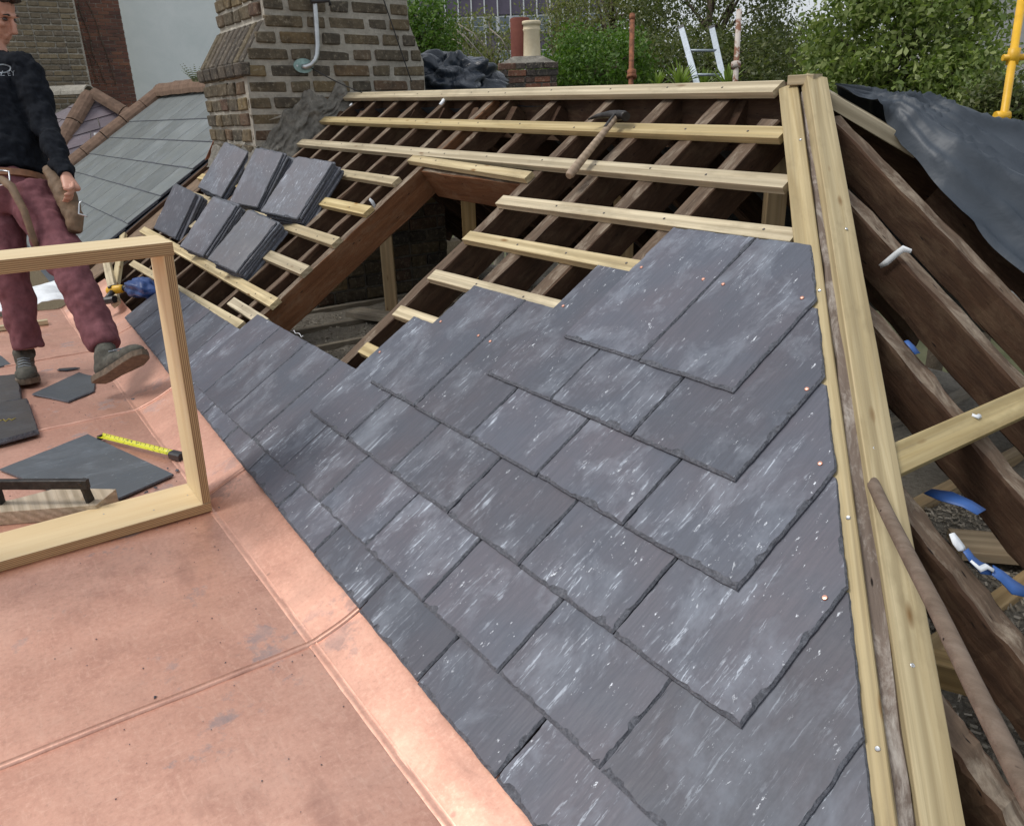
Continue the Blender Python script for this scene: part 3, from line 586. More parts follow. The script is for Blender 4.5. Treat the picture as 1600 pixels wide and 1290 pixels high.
def ylo(z): return 1.238 if z < 1.475 else (1.238+(z-1.475)/.255*.17 if z < 1.73 else 1.408)
def yhi(z): return 2.562 if z < 1.475 else (2.562-(z-1.475)/.255*.1 if z < 1.73 else 2.462)
PX, NXp = Vector((0, 1, 0)), Vector((1, 0, 0))
wall_bricks(ch, Vector((XC, 0, .78)), PX, NXp, 3, 0, 1.75, .285, BC_, STOCK, .03, .05, lambda z: ylo(z+.78), lambda z: yhi(z+.78), (.56, 1), 290)
# -Y face: headers seen end on; below the shoulder, and above it
wall_bricks(ch, Vector((-4.8, 1.238, .78)), Vector((1, 0, 0)), Vector((0, -1, 0)), .95, 0, .68, .26, BC_, STOCK, .022, .05, None, None, (.6, .85), 120)
wall_bricks(ch, Vector((-4.8, 1.408, 1.74)), Vector((1, 0, 0)), Vector((0, -1, 0)), .95, 0, .8, .26, BC_, STOCK, .022, .05, None, None, (.6, .85), 120)
# sloping shoulder of bricks laid on edge
SHB = brick_mat('sooty_shoulder_brick', [(0, (.085, .075, .065)), (.5, (.12, .10, .08)), (.8, (.15, .12, .075)), (1, (.07, .065, .058))], .6); sm_ = brick_mesh(.30, .076, .06, 3); sm_.materials.append(SHB)
for k in range(9):
    x = -4.83+.115*k; d = Vector((0, .18, .262)).normalized()
    put(bpy.data.objects.new('brick', sm_), frame(Vector((x+.1, 1.231, 1.472)), d, Vector((-1, 0, 0))), ch)
pj_ = brick_mesh(.155, .082, .06, 5); pj_.materials.append(SHB)
for k in range(6): put(bpy.data.objects.new('brick', pj_), frame(Vector((-4.82+.178*k, 1.212, 1.385)), Vector((1, 0, 0)), Vector((0, 0, 1))), ch)
# cement fillet where the slope meets the stack
def fillet(a, b):
    y = 1.22+.70*a; zr = rp(0, 0, 0).z+math.tan(TH)*y; lift = max(.015, (.02+.14*math.sin(math.pi*(.08+.92*a))**.7)*(1+.8*fbm((a*4.5, 1, 2), 5)))
    z = zr-.10+(lift+.10)*b; out = .085*(1-b)**1.5*(1+.5*fbm((a*6, b*3, 8)))+.014+.03*fbm((a*11, b*7, 1), 6)*(1-abs(2*b-1))
    return Vector((XC+max(.006, out)*(0 if b > .99 else 1)-(.03 if b > .99 else 0), y, z))
grid('cement_fillet', fillet, 80, 28, CEMENT, ch, O=O)
def fillet2(a, b):
    x = -4.78+1.03*a; z = .80+.17*b+.04*fbm((a*5, 3, 1)); return Vector((x, 1.235-.07*(1-b)**1.4-.015*fbm((a*8, b*5, 2))+(.03 if b > .99 else 0), z))
grid('cement_fillet', fillet2, 30, 10, CEMENT, ch, O=O)
# aerial bracket: oval plate, bent tube, cables
ab = thing('aerial_bracket', 'bent galvanised tube on an oval verdigris plate fixed to the chimney', 'bracket', atx(476, 103, XC+.02))
pc = atx(474, 103, XC+.016); vs = []; n = 20
for x in (-.006, .006):
    for k in range(n): vs.append((x, .068*math.cos(2*math.pi*k/n), .045*math.sin(2*math.pi*k/n)))
mesh('plate', vs, [tuple(range(n))[::-1], tuple(range(n, 2*n))]+[(k, (k+1) % n, n+(k+1) % n, n+k) for k in range(n)], TEAL, ab, Matrix.Translation(pc))
XT = XC+.05
pts = [atx(472, 104, XC+.02), atx(478, 105, XC+.035), atx(486, 102, XT), atx(492, 95, XT), atx(495, 86, XT), atx(496, 70, XT), atx(494, 35, XT), atx(490, -20, XT), atx(486, -70, XT)]
tube('tube', pts, .017, GALV, ab, 12)
tube('clamp', [atx(486, 3, XT+.02), atx(514, 1, XT+.02), atx(516, 9, XT+.02)], .012, BLACKPL, ab, 8)
dup(SCREWH, frame(pc+Vector((.007, -.045, 0)), Vector((0, 1, 0)), Vector((1, 0, 0))) @ Matrix.Scale(1.6, 4), ab)
def sag(a, b, s, n=10): return [a.lerp(b, k/n)+Vector((0, 0, -s*4*(k/n)*(1-k/n))) for k in range(n+1)]
tag(tube('cable', sag(atx(486, 106, XC+.03), atx(566, 145, XC+.30), .01), .004, CABLE, None, 6), 'black cable running from the chimney bracket down to the ridge batten', 'cable')
tag(tube('cable', sag(atx(596, -10, XC+.03), atx(643, 128, XC+.06), .0), .004, CABLE, None, 6), 'black cable hanging straight down the right side of the chimney', 'cable')
# inside: brick wall of the stack seen through the opening
iw = thing('attic_brick_wall', 'dark brick wall inside the roof space behind the pine post', 'wall', (-3.6, 2.2, FZ))
box('mortar_core', (-3.95, 1.5, FZ-.05), (-3.715, 2.6, .93), CEMENT, iw)
wall_bricks(iw, Vector((-3.70, 1.5, FZ)), Vector((0, 1, 0)), Vector((1, 0, 0)), 1.1, 0, 1.05, .25, .092, STOCK, .014, .05, None, None, (.55, 1), 120)

# ================================================================== NEIGHBOURING ROOFS AND WALLS (left background)
nb = thing('neighbour_roof', 'grey-green weathered slate roof with clay ridge tiles left of the chimney', 'roof', (-7.5, 1, .2))
G2 = .33
for k in range(7):
    vt = .06+G2*k; u = -10.3+(.28 if k % 2 else 0)
    uu = [-10.3]+[x for x in np.arange(-10.3+(.28 if k % 2 else .56), -5.15, .56)]+[-5.1]
    for a, b in zip(uu[:-1], uu[1:]):
        vh = min(vt+.62, 2.62); seed = 7000+k*40+int(a*10)
        vv, ff, mi = chip_poly([(0, 0), (b-a-.005, 0), (b-a-.005, vh-vt), (0, vh-vt)], .009, [.006, .003, .003, .003], .09, .0015, seed)
        mesh('slate', vv, ff, [OLDSLATE, SLEDGE], nb, frame(rp(a, vt, -.004), EU, EN) @ Matrix.Rotation(-.028, 4, 'X'), mi=mi)
def half_tile(name, p0, p1, r, up, parent, mat, n=8):
    L = (p1-p0).length; vs = []; fs = []
    for x, rr_ in ((0, r*1.05), (L, r)):
        for rad in (rr_, rr_-.018):
            for k in range(n+1):
                a = math.pi*k/n; vs.append((x, -rad*math.cos(a), rad*math.sin(a)))
    m_ = n+1
    for k in range(n):
        fs += [(k, k+1, 2*m_+k+1, 2*m_+k), (m_+k+1, m_+k, 3*m_+k, 3*m_+k+1), (k+1, k, m_+k, m_+k+1), (2*m_+k, 2*m_+k+1, 3*m_+k+1, 3*m_+k)]
    return mesh(name, vs, fs, mat, parent, frame(p0, p1-p0, up), smooth=False)
def tiles(parent, p0, p1, n, r, up, mat=CLAY):
    for k in range(n): half_tile('ridge_tile', p0.lerp(p1, k/n)+up*random.uniform(-.006, .006), p0.lerp(p1, (k+.97)/n), r, up, parent, mat)
tiles(nb, rp(-10.36, .7, -.02), rp(-10.36, 2.68, -.02), 6, .13, EN)
tiles(nb, rp(-10.4, 2.66, -.02), rp(-5.0, 2.60, -.04), 12, .13, Vector((0, -.2, 1)))
beam('barge_board', rp(-5.06, .1, -.03), rp(-5.06, 2.5, -.03), .05, .12, EN, RAFT[0], nb, .002, 6)
grid('underlay', lambda a, b: rp(-10.35+5.3*a, .0+2.62*b, -.03), 2, 2, TARP, nb)
box('wall', (-10.3, .15, -6), (-5.08, 3.6, -.05), FARBRICK, nb)
grid('back_slope', lambda a, b: Vector((-10.35+5.3*a, rp(0, 2.62, 0).y+.02+1.6*b, rp(0, 2.62, 0).z-.03-1.05*b)), 6, 3, OLDSLATE, nb)
# boarding between the two roofs
tag(grid('roof_board', lambda a, b: rp(-5.02+.35*a, .15+1.5*b, -.06+.01*fbm((a*3, b*4, 1))), 6, 14, CANVAS, solid=.01), 'brown felt strip between the old slates and the bare rafters', 'roofing felt')
tag(mesh('lead_scrap', [atx(x, y, -5.0) for x, y in ((320, 250), (338, 208), (345, 222), (332, 246))], [(0, 1, 2, 3)], RUST), 'bent rusty flashing scrap sticking up at the corner of the chimney', 'flashing')
bpy.data.objects['lead_scrap'].modifiers.new('thickness', 'SOLIDIFY').thickness = .01
# purple slated hip behind
pr = thing('purple_roof', 'small hipped roof of purple slates with red clay hip tiles behind the man', 'roof', (-11.6, 1.4, .5))
pk = Vector((-11.3, 1.47, 1.50)); eR = Vector((-10.6, 2.25, .86)); eL = Vector((-10.6, .45, .30)); far = Vector((-12.4, .4, 1.36)); eF = Vector((-11.9, -.5, .55))
def face_slates(A, B, C_, rows, mat):
    """rows of slates on the triangle peak A, eaves B-C_"""
    nn = (B-A).cross(C_-A).normalized(); nn = nn if nn.z > 0 else -nn
    for k in range(rows):
        t0, t1 = k/rows, (k+1.25)/rows; t1 = min(t1, 1); a0_, b0_ = A.lerp(B, t0), A.lerp(C_, t0); a1_, b1_ = A.lerp(B, t1), A.lerp(C_, t1)
        m_ = max(1, int((b1_-a1_).length/.28)); lift = nn*.006
        for j in range(m_):
            s0, s1 = (j+.02)/m_, (j+.98)/m_
            vv = [a1_.lerp(b1_, s0)+nn*.016, a1_.lerp(b1_, s1)+nn*.016, b0_*s1+a0_*(1-s1)+nn*.002, b0_*s0+a0_*(1-s0)+nn*.002]
            c_ = sum(vv, Vector())/4; vv = [x-c_ for x in vv]; vv += [x-nn*.012 for x in vv]
            mesh('slate', vv, [(0, 1, 2, 3), (7, 6, 5, 4), (0, 4, 5, 1), (1, 5, 6, 2), (2, 6, 7, 3), (3, 7, 4, 0)], mat, pr, Matrix.Translation(c_))
face_slates(pk, eL+Vector((.3, 0, -.1)), eR+Vector((.2, .1, -.2)), 8, PURPLE); face_slates(pk, eF, eL, 8, PURPLE)
tiles(pr, eL+(eL-pk)*.2, pk, 4, .12, Vector((.2, -.3, 1)).normalized()); tiles(pr, eR+(eR-pk)*.2, pk, 3, .12, Vector((.3, .4, 1)).normalized()); tiles(pr, Vector((-12.2, .72, 1.52)), pk+Vector((0, 0, .02)), 3, .12, Vector((0, 0, 1)), MORTAR)
box('wall', (-12.5, .2, -6), (-10.7, 2.2, .0), FARBRICK, pr)
tag(box('skylight_cap', (-10.62, 1.30, .93), (-10.45, 1.52, 1.02), WHITE), 'small white vent cap on the purple slate roof', 'vent')
# stock brick wall, red brick wall, white rendered gable
sw = thing('stock_brick_wall', 'high weathered yellow stock-brick wall at the far left', 'wall', (-12.7, .6, -6))
box('mortar_core', (-12.95, -2.5, -6), (-12.612, 1.70, 5), MORTAR, sw)
wall_bricks(sw, Vector((-12.597, .3, 1.35)), Vector((0, 1, 0)), Vector((1, 0, 0)), 1.38, 0, 1.75, .25, .0765, FARBRICK, .016, .05, None, None, (.56, 1), 280)
rw = thing('red_brick_wall', 'narrow dark red brick wall between the stock-brick wall and the white gable', 'wall', (-13.3, 2, -6))
box('mortar_core', (-13.6, 1.5, -6), (-13.208, 2.42, 5), MORTAR, rw)
vs = []; fs = []
def addbox(lo, hi):
    k = len(vs); x0, y0, z0 = lo; x1, y1, z1 = hi
    vs.extend([(x0, y0, z0), (x1, y0, z0), (x1, y1, z0), (x0, y1, z0), (x0, y0, z1), (x1, y0, z1), (x1, y1, z1), (x0, y1, z1)])
    fs.extend([tuple(k+i for i in f) for f in ((3, 2, 1, 0), (4, 5, 6, 7), (0, 1, 5, 4), (1, 2, 6, 5), (2, 3, 7, 6), (3, 0, 4, 7))])
for r_ in range(46):
    for c_ in range(-1, 6):
        y = 1.5+.168*c_+(.084 if r_ % 2 else 0); y0, y1 = max(1.5, y), min(2.42, y+.158)
        if y1-y0 > .03: addbox((-13.23, y0, .9+.052*r_), (-13.195+random.uniform(-.006, .006), y1, .9+.052*r_+.044))
RB_I = NT('small_red_bricks', .9, spec=.15); gg = RB_I.n.new('ShaderNodeNewGeometry'); cc = RB_I.ramp(gg.outputs['Random Per Island'], [(0, (.12, .065, .055)), (.4, (.21, .10, .07)), (.75, (.15, .08, .065)), (1, (.27, .13, .08))]); RB_I.color(RB_I.mix(RB_I.math('MULTIPLY', RB_I.ramp(RB_I.noise(RB_I.co(shift=False), 2.5, 5), [(.45, 0), (.7, 1)]), .6), cc, (.06, .05, .05)))
o = mesh('small_brick', vs, fs, RB_I.m, rw); o['kind'] = 'stuff'
tag(box('rendered_gable', (-14.4, 2.40, -6), (-14, 6.5, 5), RENDER), 'tall white lime-rendered gable wall behind the roofs', 'wall')
creeper = thing('dry_creeper', 'dry leafless creeper stems climbing the dark red brick wall', 'creeper', (-13.19, 1.8, 1.6))
for k in range(3):
    pts = [Vector((-13.185, 1.72+.12*k, 2.9))]
    for j in range(10): pts.append(pts[-1]+Vector((random.uniform(-.0, .003), random.uniform(-.01, .045), -.12)))
    tube('stem', pts, .006, BARK, creeper, 5)

# ================================================================== RIGHT / CENTRE BACKGROUND
c2 = thing('small_chimney', 'low soot-black brick chimney with two clay pots beyond the ridge', 'chimney', (-7.5, 6.2, -6))
AX = Vector((.574, .819, 0)).normalized(); AN = Vector((.819, -.574, 0)).normalized()
cb = atd(825, 130, 10.7); cb.z = 0
def obox(name, c, ax, an, hw, hd, z0, z1, mat, parent=None, top=1.0):
    vs = []
    for z, s in ((z0, 1), (z1, top)):
        for a, b in ((-1, 1), (1, 1), (1, -1), (-1, -1)): vs.append(Vector((c.x, c.y, z))+ax*a*hw*s+an*b*hd*s)
    O = Vector((c.x, c.y, z0)); return mesh(name, [v-O for v in vs], [(3, 2, 1, 0), (4, 5, 6, 7), (0, 1, 5, 4), (1, 2, 6, 5), (2, 3, 7, 6), (3, 0, 4, 7)], mat, parent, Matrix.Translation(O))
obox('mortar_core', cb, AX, AN, .37, .27, -6, 1.62, CEMENT, c2)
SOOT = brick_mat('sooty_brick', [(0, (.07, .06, .055)), (.55, (.10, .08, .07)), (.72, (.24, .10, .06)), (.85, (.09, .075, .07)), (1, (.06, .055, .05))], .5)
wall_bricks(c2, cb-AX*.385+AN*.285+Vector((0, 0, 1.30)), AX, AN, .77, 0, .30, .22, .082, SOOT, .012, .05, None, None, (.55, 1), 60)
wall_bricks(c2, cb-AX*.40+AN*.30+Vector((0, 0, 1.546)), AX, AN, .80, 0, .15, .24, .085, SOOT, .01, .05, None, None, (.55, 1), 30)
obox('flaunching', cb, AX, AN, .385, .285, 1.70, 1.80, CEMENT, c2, .5)
def lathe(name, c, prof, mat, parent, n=20):
    vs = []; fs = []
    for r_, z in prof:
        for k in range(n): vs.append((r_*math.cos(2*math.pi*k/n), r_*math.sin(2*math.pi*k/n), z))
    for i in range(len(prof)-1):
        for k in range(n): fs.append((i*n+k, i*n+(k+1) % n, i*n+n+(k+1) % n, i*n+n+k))
    return mesh(name, vs, fs, mat, parent, Matrix.Translation(c), smooth=True)
p1, p2 = cb+AX*.06, cb-AX*.09-AN*.1
lathe('chimney_pot', Vector((p1.x, p1.y, 1.76)), [(.125, 0), (.118, .05), (.108, .34), (.118, .36), (.118, .375), (.112, .38), (.112, .42), (.128, .425), (.128, .46), (.118, .47), (.09, .465), (.085, .1)], CREAM, c2)
lathe('chimney_pot', Vector((p2.x, p2.y, 1.70)), [(.13, 0), (.13, .57), (.12, .58), (.1, .575), (.1, .2)], REDPOT, c2)
# ladder
ld = thing('ladder', 'aluminium ladder top sticking up behind the ridge', 'ladder', atd(1095, 200, 9.5))
L0, L1 = atd(1064, 43, 9.5), atd(1112, 43, 9.5); R0, R1 = atd(1089, 132, 9.0), atd(1132, 132, 9.0); ddn = (R0-L0)
for a, b in ((L0, R0), (L1, R1)):
    e = a+(b-a)*5.0; beam('stile', a, e, .068, .028, AN*.8+AX*-.25, ALU, ld)
    beam('end_cap', a-(b-a).normalized()*.035, a+(b-a).normalized()*.015, .074, .034, AN*.8+AX*-.25, BLACKPL, ld)
for k in range(1, 16):
    f_ = .42*k; a, b = L0+(R0-L0)*f_-AN*.02, L1+(R1-L1)*f_-AN*.02; tube('rung', [a, b], .016, ALU, ld, 8)
# iron posts
def post(name, label, px0, px1, d, r, mat, segs, extra=None):
    a, b = atd(*px0, d), atd(*px1, d); b = b+(b-a)*3.0; t = thing(name, label, 'pole', b)
    tube('shaft', [a, a.lerp(b, .3), a.lerp(b, .6), b], r, mat, t, 10)
    for px, rr_, hh in segs:
        q_ = atd(*px, d); tube('collar', [q_, q_+(b-a).normalized()*hh], rr_, mat, t, 10)
    return t
post('rusty_post', 'thin rusty iron post standing beyond the middle of the ridge', (988, 22), (986, 128), 8, .026, RUST, [((987, 110), .045, .07), ((988, 24), .03, .05), ((987, 118), .05, .03)])
PEEL = NT('peeling_paint_iron', .8); co = PEEL.co(); PEEL.color(PEEL.ramp(PEEL.noise(co, 7, 6, .7), [(.47, (.2, .09, .05)), (.53, (.5, .45, .4))])); PEEL = PEEL.m
post('peeling_post', 'rusty post with peeling white paint right of the ladder', (1155, 16), (1149, 125), 8, .028, PEEL, [((1150, 98), .05, .06)])
yp = post('yellow_scaffold_pole', 'chipped yellow scaffold pole with a coupler at the right edge', (1597, -5), (1567, 192), 4.6, .023, YEL, [])
q_ = atd(1583, 90, 4.6); tube('coupler', [q_+Vector((0, 0, .05)), q_-Vector((0, 0, .04))], .034, YEL, yp, 10); tube('coupler_arm', [q_-AX*.06, q_+AX*.16], .018, YEL, yp, 8); q_ = atd(1568, 182, 4.6); tube('coupler', [q_-AX*.05, q_+AX*.03], .03, YEL, yp, 8)
tag(tube('brown_rail', [atd(1572, 198, 4.3), atd(1680, 207, 4.2)], .02, RUST, None, 10), 'short brown rail behind the tarpaulin at the right edge', 'rail')
# office block
OC = atd(780, 60, 62); AXo = AX; off = thing('office_block', 'distant office block with white mullions and purple spandrel panels behind the birches', 'building', (OC.x, OC.y, -6))
def op(a, z, n=0): return Vector((OC.x, OC.y, 0))+AXo*a+AN*n+Vector((0, 0, z))
PXM = 62/FPX; zrow = lambda y: atd(780, y, 62).z
def opan(name, a0, a1, z0, z1, n, th_, mat, parent):
    O = op(a0, z0, n); w_, h_ = a1-a0, z1-z0; vs = []
    for d_ in (-th_, 0):
        for a, z in ((0, 0), (w_, 0), (w_, h_), (0, h_)): vs.append(AXo*a+AN*d_+Vector((0, 0, z)))
    return mesh(name, vs, [(3, 2, 1, 0), (4, 5, 6, 7), (0, 1, 5, 4), (1, 2, 6, 5), (2, 3, 7, 6), (3, 0, 4, 7)], mat, parent, Matrix.Translation(O))
A0, A1, BAY = -7.2, 9.0, 1.02
opan('wall', A0-8, A1+.3, -6, zrow(-40), -.25, 8, GREYCLAD, off)
rows = [(-40, -22, 's'), (-22, 1, 'g'), (1, 25, 's'), (26, 52, 'g'), (52, 78, 's'), (78, 106, 'g'), (106, 132, 's')]
nb_ = int((A1-A0)/BAY)
for (ya, yb, kind) in rows:
    z1, z0 = zrow(ya), zrow(yb)
    for k in range(nb_):
        a = A0+k*BAY
        if kind == 's': opan('spandrel_panel', a+.06, a+BAY-.06, z0+.03, z1-.03, -.1, .12, SPAN, off)
        else:
            wn_ = opan('window', a+.06, a+BAY-.06, z0+.03, z1-.03, -.14, .1, WFRAME, off)
            opan('pane', a+.14, a+BAY-.14, z0+.45*(z1-z0), z1-.1, -.115, .04, GLASS, wn_); opan('pane', a+.14, a+BAY-.14, z0+.1, z0+.40*(z1-z0), -.115, .04, GLASS, wn_)
for k in range(nb_+1): opan('mullion', A0+k*BAY-.05, A0+k*BAY+.05, -4, zrow(-40), .02, .2, WFRAME, off)
for k in range(14): opan('rib', A0-.35-k*.42, A0-.2-k*.42, -4, zrow(-40), -.1, .2, WFRAME if k % 2 else GREYCLAD, off)
# pale building at right
PC = atd(1560, 100, 24); pb = thing('pale_building', 'pale grey rendered building with a blue window behind the leafy tree', 'building', (PC.x, PC.y, -6))
obox('wall', PC+AX*1.5, AX, AN, 3.3, 2, -6, 6, PALEWALL, pb)
wc = atd(1502, 4, 22.0); wf = obox('window', wc, AX, AN, .2, .03, wc.z-.32, wc.z+.6, WFRAME, pb)
for k in (-1, 1):
    for j in range(3): obox('pane', wc+AX*.09*k+AN*.01, AX, AN, .075, .03, wc.z-.28+.29*j, wc.z-.28+.29*j+.25, BLUEGL, wf)

# ================================================================== VEGETATION
def leaf_cloud(name, centres, radii, n, size, mat, parent, O, droop=0, aspect=.55, flat=.0):
    C_ = np.array([tuple(c) for c in centres]); R_ = np.array(radii); idx = RNG.integers(0, len(C_), n)
    P = C_[idx]+RNG.normal(0, 1, (n, 3))*R_[idx][:, None]*np.array([1, 1, .75])*.55
    if droop: P[:, 2] -= RNG.exponential(droop, n)
    a = RNG.normal(0, 1, (n, 3)); a[:, 2] -= (1.2 if droop else .3); a /= np.linalg.norm(a, axis=1)[:, None]
    b = np.cross(a, RNG.normal(0, 1, (n, 3))); b[:, 2] *= .5; b /= np.linalg.norm(b, axis=1)[:, None]
    s = size*RNG.uniform(.4, 1.5, (n, 1)); nn = np.cross(a, b)
    V = np.stack([P-a*s*.5, P+b*s*aspect*.5+nn*s*.08, P+a*s*.5, P-b*s*aspect*.5+nn*s*.08], 1).reshape(-1, 3)-np.array(tuple(O))
    me = bpy.data.meshes.new(name); me.vertices.add(4*n); me.vertices.foreach_set('co', V.astype(np.float32).ravel()); me.loops.add(4*n); me.loops.foreach_set('vertex_index', np.arange(4*n, dtype=np.int32))
    me.polygons.add(n); me.polygons.foreach_set('loop_start', np.arange(0, 4*n, 4, dtype=np.int32)); me.update(calc_edges=True); me.validate(); me.materials.append(mat)
    return put(bpy.data.objects.new(name, me), Matrix.Translation(O), parent)
def tree(name, label, cat, centre, rx, rz, ncl, nl, size, mat, bark, droop=0, seed=0, clr=.45, group=None, lim=14, tr=.13):
    rnd = random.Random(seed); base = Vector((centre.x+rnd.uniform(-.3, .3), centre.y+rnd.uniform(-.3, .3), -6)); t = thing(name, label, cat, base, group)
    fork = Vector((centre.x, centre.y, centre.z-rz*.75)); tube('trunk', [base, base.lerp(fork, .5)+Vector((.1, .05, 0)), fork, centre+Vector((0, 0, rz*.3))], .1, bark, t, 10, [tr*1.3, tr, tr*.75, tr*.2])
    cs = []; rs = []
    for k in range(ncl):
        while True:
            d_ = Vector((rnd.uniform(-1, 1), rnd.uniform(-1, 1), rnd.uniform(-1, 1)))
            if .25 < d_.length < 1: break
        d_ = d_*(d_.length**-.35); c_ = centre+Vector((d_.x*rx, d_.y*rx, d_.z*rz)); cs.append(c_); rs.append(clr*rnd.uniform(.6, 1.3))
    for k in range(lim):
        e = cs[k]; s_ = fork.lerp(centre, rnd.uniform(0, .9)); mid = s_.lerp(e, .5)+Vector((0, 0, .2)); tube('limb', [s_, mid, e], .03, bark, t, 6, [.045, .025, .008])
    leaf_cloud('crown', cs, rs, nl, size, mat, t, base, droop)
    return t
tree('leafy_tree', 'big bright green leafy tree right of the ladder', 'tree', atd(1400, 62, 12.5), 1.32, 1.35, 130, 21000, .105, LEAF, BARK, 0, 1, .42)
tree('leafy_tree', 'lower right lobe of leafy growth beside the yellow pole', 'tree', atd(1495, 145, 11.5), .62, .6, 40, 5500, .095, LEAF, BARK, 0, 2, .36)
tree('weeping_tree', 'dark olive weeping tree behind the ladder', 'tree', atd(1110, 15, 17), 1.65, 2.0, 130, 22000, .075, DARKL, BARK, .35, 3, .42)
tree('weeping_tree', 'olive weeping tree behind the thin rusty post', 'tree', atd(955, 20, 18.5), 1.3, 1.9, 100, 19000, .075, BIRCHL, BARK, .4, 4, .42)
tree('green_shrub', 'bright green bushy tree right of the chimney pots', 'tree', atd(930, 112, 14), 1.0, .7, 80, 14000, .07, BRIGHTL, BARK, 0, 5, .32)
birch0 = tree('birch_tree', 'thin birch with pale stems beside the big chimney', 'birch', atd(690, 92, 15.5), .85, 1.0, 50, 8000, .07, BIRCHL, BIRCHBARK, .25, 6, .32)
tree('birch_tree', 'birch between the crumpled plastic and the red pot', 'birch', atd(770, 95, 16.5), .65, .9, 34, 5200, .065, BIRCHL, BIRCHBARK, .25, 7, .3)
tree('birch_tree', 'loose birch foliage hanging directly above the cream pot', 'birch', atd(872, 60, 19), .9, 1.2, 44, 6000, .07, BIRCHL, BIRCHBARK, .45, 8, .34)
tree('hedge_tree', 'dark evergreen mass low behind the ladder and posts', 'tree', atd(1080, 112, 16), 2.3, .7, 110, 20000, .08, DARKL, BARK, 0, 9, .4)
tree('hedge_tree', 'dark green tree low beside the chimney and the crumpled plastic', 'tree', atd(665, 75, 13), .5, .85, 44, 8000, .065, BRIGHTL, BARK, 0, 10, .28)
tree('far_tree', 'far olive tree closing the gap behind the leafy tree', 'tree', atd(1245, 95, 22), 1.5, 1.0, 80, 11000, .09, DARKL, BARK, .2, 11, .5)
tree('far_tree', 'far tree at the right behind the yellow scaffold pole', 'tree', atd(1585, 175, 9.5), .5, .4, 24, 3500, .07, DARKL, BARK, 0, 12, .25)
for k, (a, b) in enumerate([((688, 26), (760, 95)), ((700, 40), (737, 75)), ((705, 60), (735, 90)), ((765, 45), (795, 82)), ((716, 38), (755, 72))]):
    tube('bare_branch', [atd(*a, 14.5), atd((a[0]+b[0])/2+3, (a[1]+b[1])/2-3, 14.5), atd(*b, 14.5)], .014, BIRCHBARK, birch0, 6)
def sword_plant(px, d, n, L, label):
    c_ = atd(*px, d); t = thing('sword_leaf_plant', label, 'plant', c_); rnd = random.Random(px[0])
    for k in range(n):
        a = 2*math.pi*k/n+rnd.uniform(-.2, .2); el = rnd.uniform(.7, 1.45); d_ = Vector((math.cos(a)*math.cos(el), math.sin(a)*math.cos(el), math.sin(el))); sd_ = d_.cross(Vector((0, 0, 1))).normalized()
        l = L*rnd.uniform(.7, 1.15); vs = []
        for j in range(5):
            f_ = j/4; p = d_*l*f_+Vector((0, 0, -.25*l*f_*f_)); wv = .02*(1-f_)**.6+.001; vs += [p-sd_*wv, p+sd_*wv]
        mesh('leaf', vs, [(2*j, 2*j+1, 2*j+3, 2*j+2) for j in range(4)], SPIKE, t, Matrix.Translation(c_))
    tube('stem', [c_, Vector((c_.x, c_.y, -6))], .05, BARK, t, 7)
sword_plant((1062, 140), 9.2, 34, .42, 'spiky sword-leaved plant at the left foot of the ladder'); sword_plant((1100, 140), 9.6, 30, .34, 'spiky sword-leaved plant seen between the ladder stiles'); sword_plant((1136, 138), 9.0, 26, .4, 'spiky sword-leaved plant between the ladder and the peeling post'); sword_plant((1028, 138), 9.6, 24, .28, 'smallest spiky plant left of the ladder')
wp = atx(307, 128, -4.85); sp = thing('wall_fern', 'small dark fern growing out of the left side of the big chimney', 'plant', wp)
for k in range(9):
    d_ = Vector((-.5, -.6+.15*k, .3+.5*random.random())).normalized(); L_ = random.uniform(.1, .2); vs = []; fs = []
    for j in range(9):
        p = d_*L_*j/8; s_ = d_.cross(Vector((.3, 0, 1))).normalized()*(.035*(1-j/9)); k0 = len(vs); vs += [p, p+s_+d_*.01, p-s_+d_*.01]; fs.append((k0, k0+1, k0+2))
    mesh('leaf', vs, fs, DARKL, sp, Matrix.Translation(wp))

# ================================================================== PLYWOOD FRAME
fr = thing('plywood_frame', 'pale plywood box frame standing upright on the copper', 'frame', (-.8, -.45, CZ))
FX0, FX1 = -.895, -.702; YR0, YR1, YL = -.044, -.018, -.98; ZT = .815; XM = (FX0+FX1)/2; FD = FX1-FX0
Zu = Vector((0, 0, 1))
beam('bottom_board', Vector((XM, YR0, CZ+.032)), Vector((XM, YL, CZ+.032)), FD, .03, Zu, PLY, fr, .0003, 3, .0012)
beam('top_board', Vector((XM, YR1+.0, ZT)), Vector((XM, YL+.02, ZT+.004)), FD, .036, Zu, PLY, fr, .0003, 3, .0012)
beam('side_board', Vector((XM, YR0+.001, CZ+.033)), Vector((XM, YR1-.003, ZT-.037)), FD-.004, .026, Vector((0, 1, 0)), PLY, fr, .0003, 3, .0012)
beam('side_board', Vector((XM, YL, CZ+.033)), Vector((XM, YL+.02, ZT-.033)), FD-.004, .026, Vector((0, -1, 0)), PLY, fr, .0003, 3, .0012)
for (y, x) in ((-.2, -.76), (-.33, -.83), (-.09, -.80)): dup(SCREWH, frame(Vector((x, y, CZ+.0325)), Vector((1, 0, 0)), Zu) @ Matrix.Scale(.6, 4), fr)

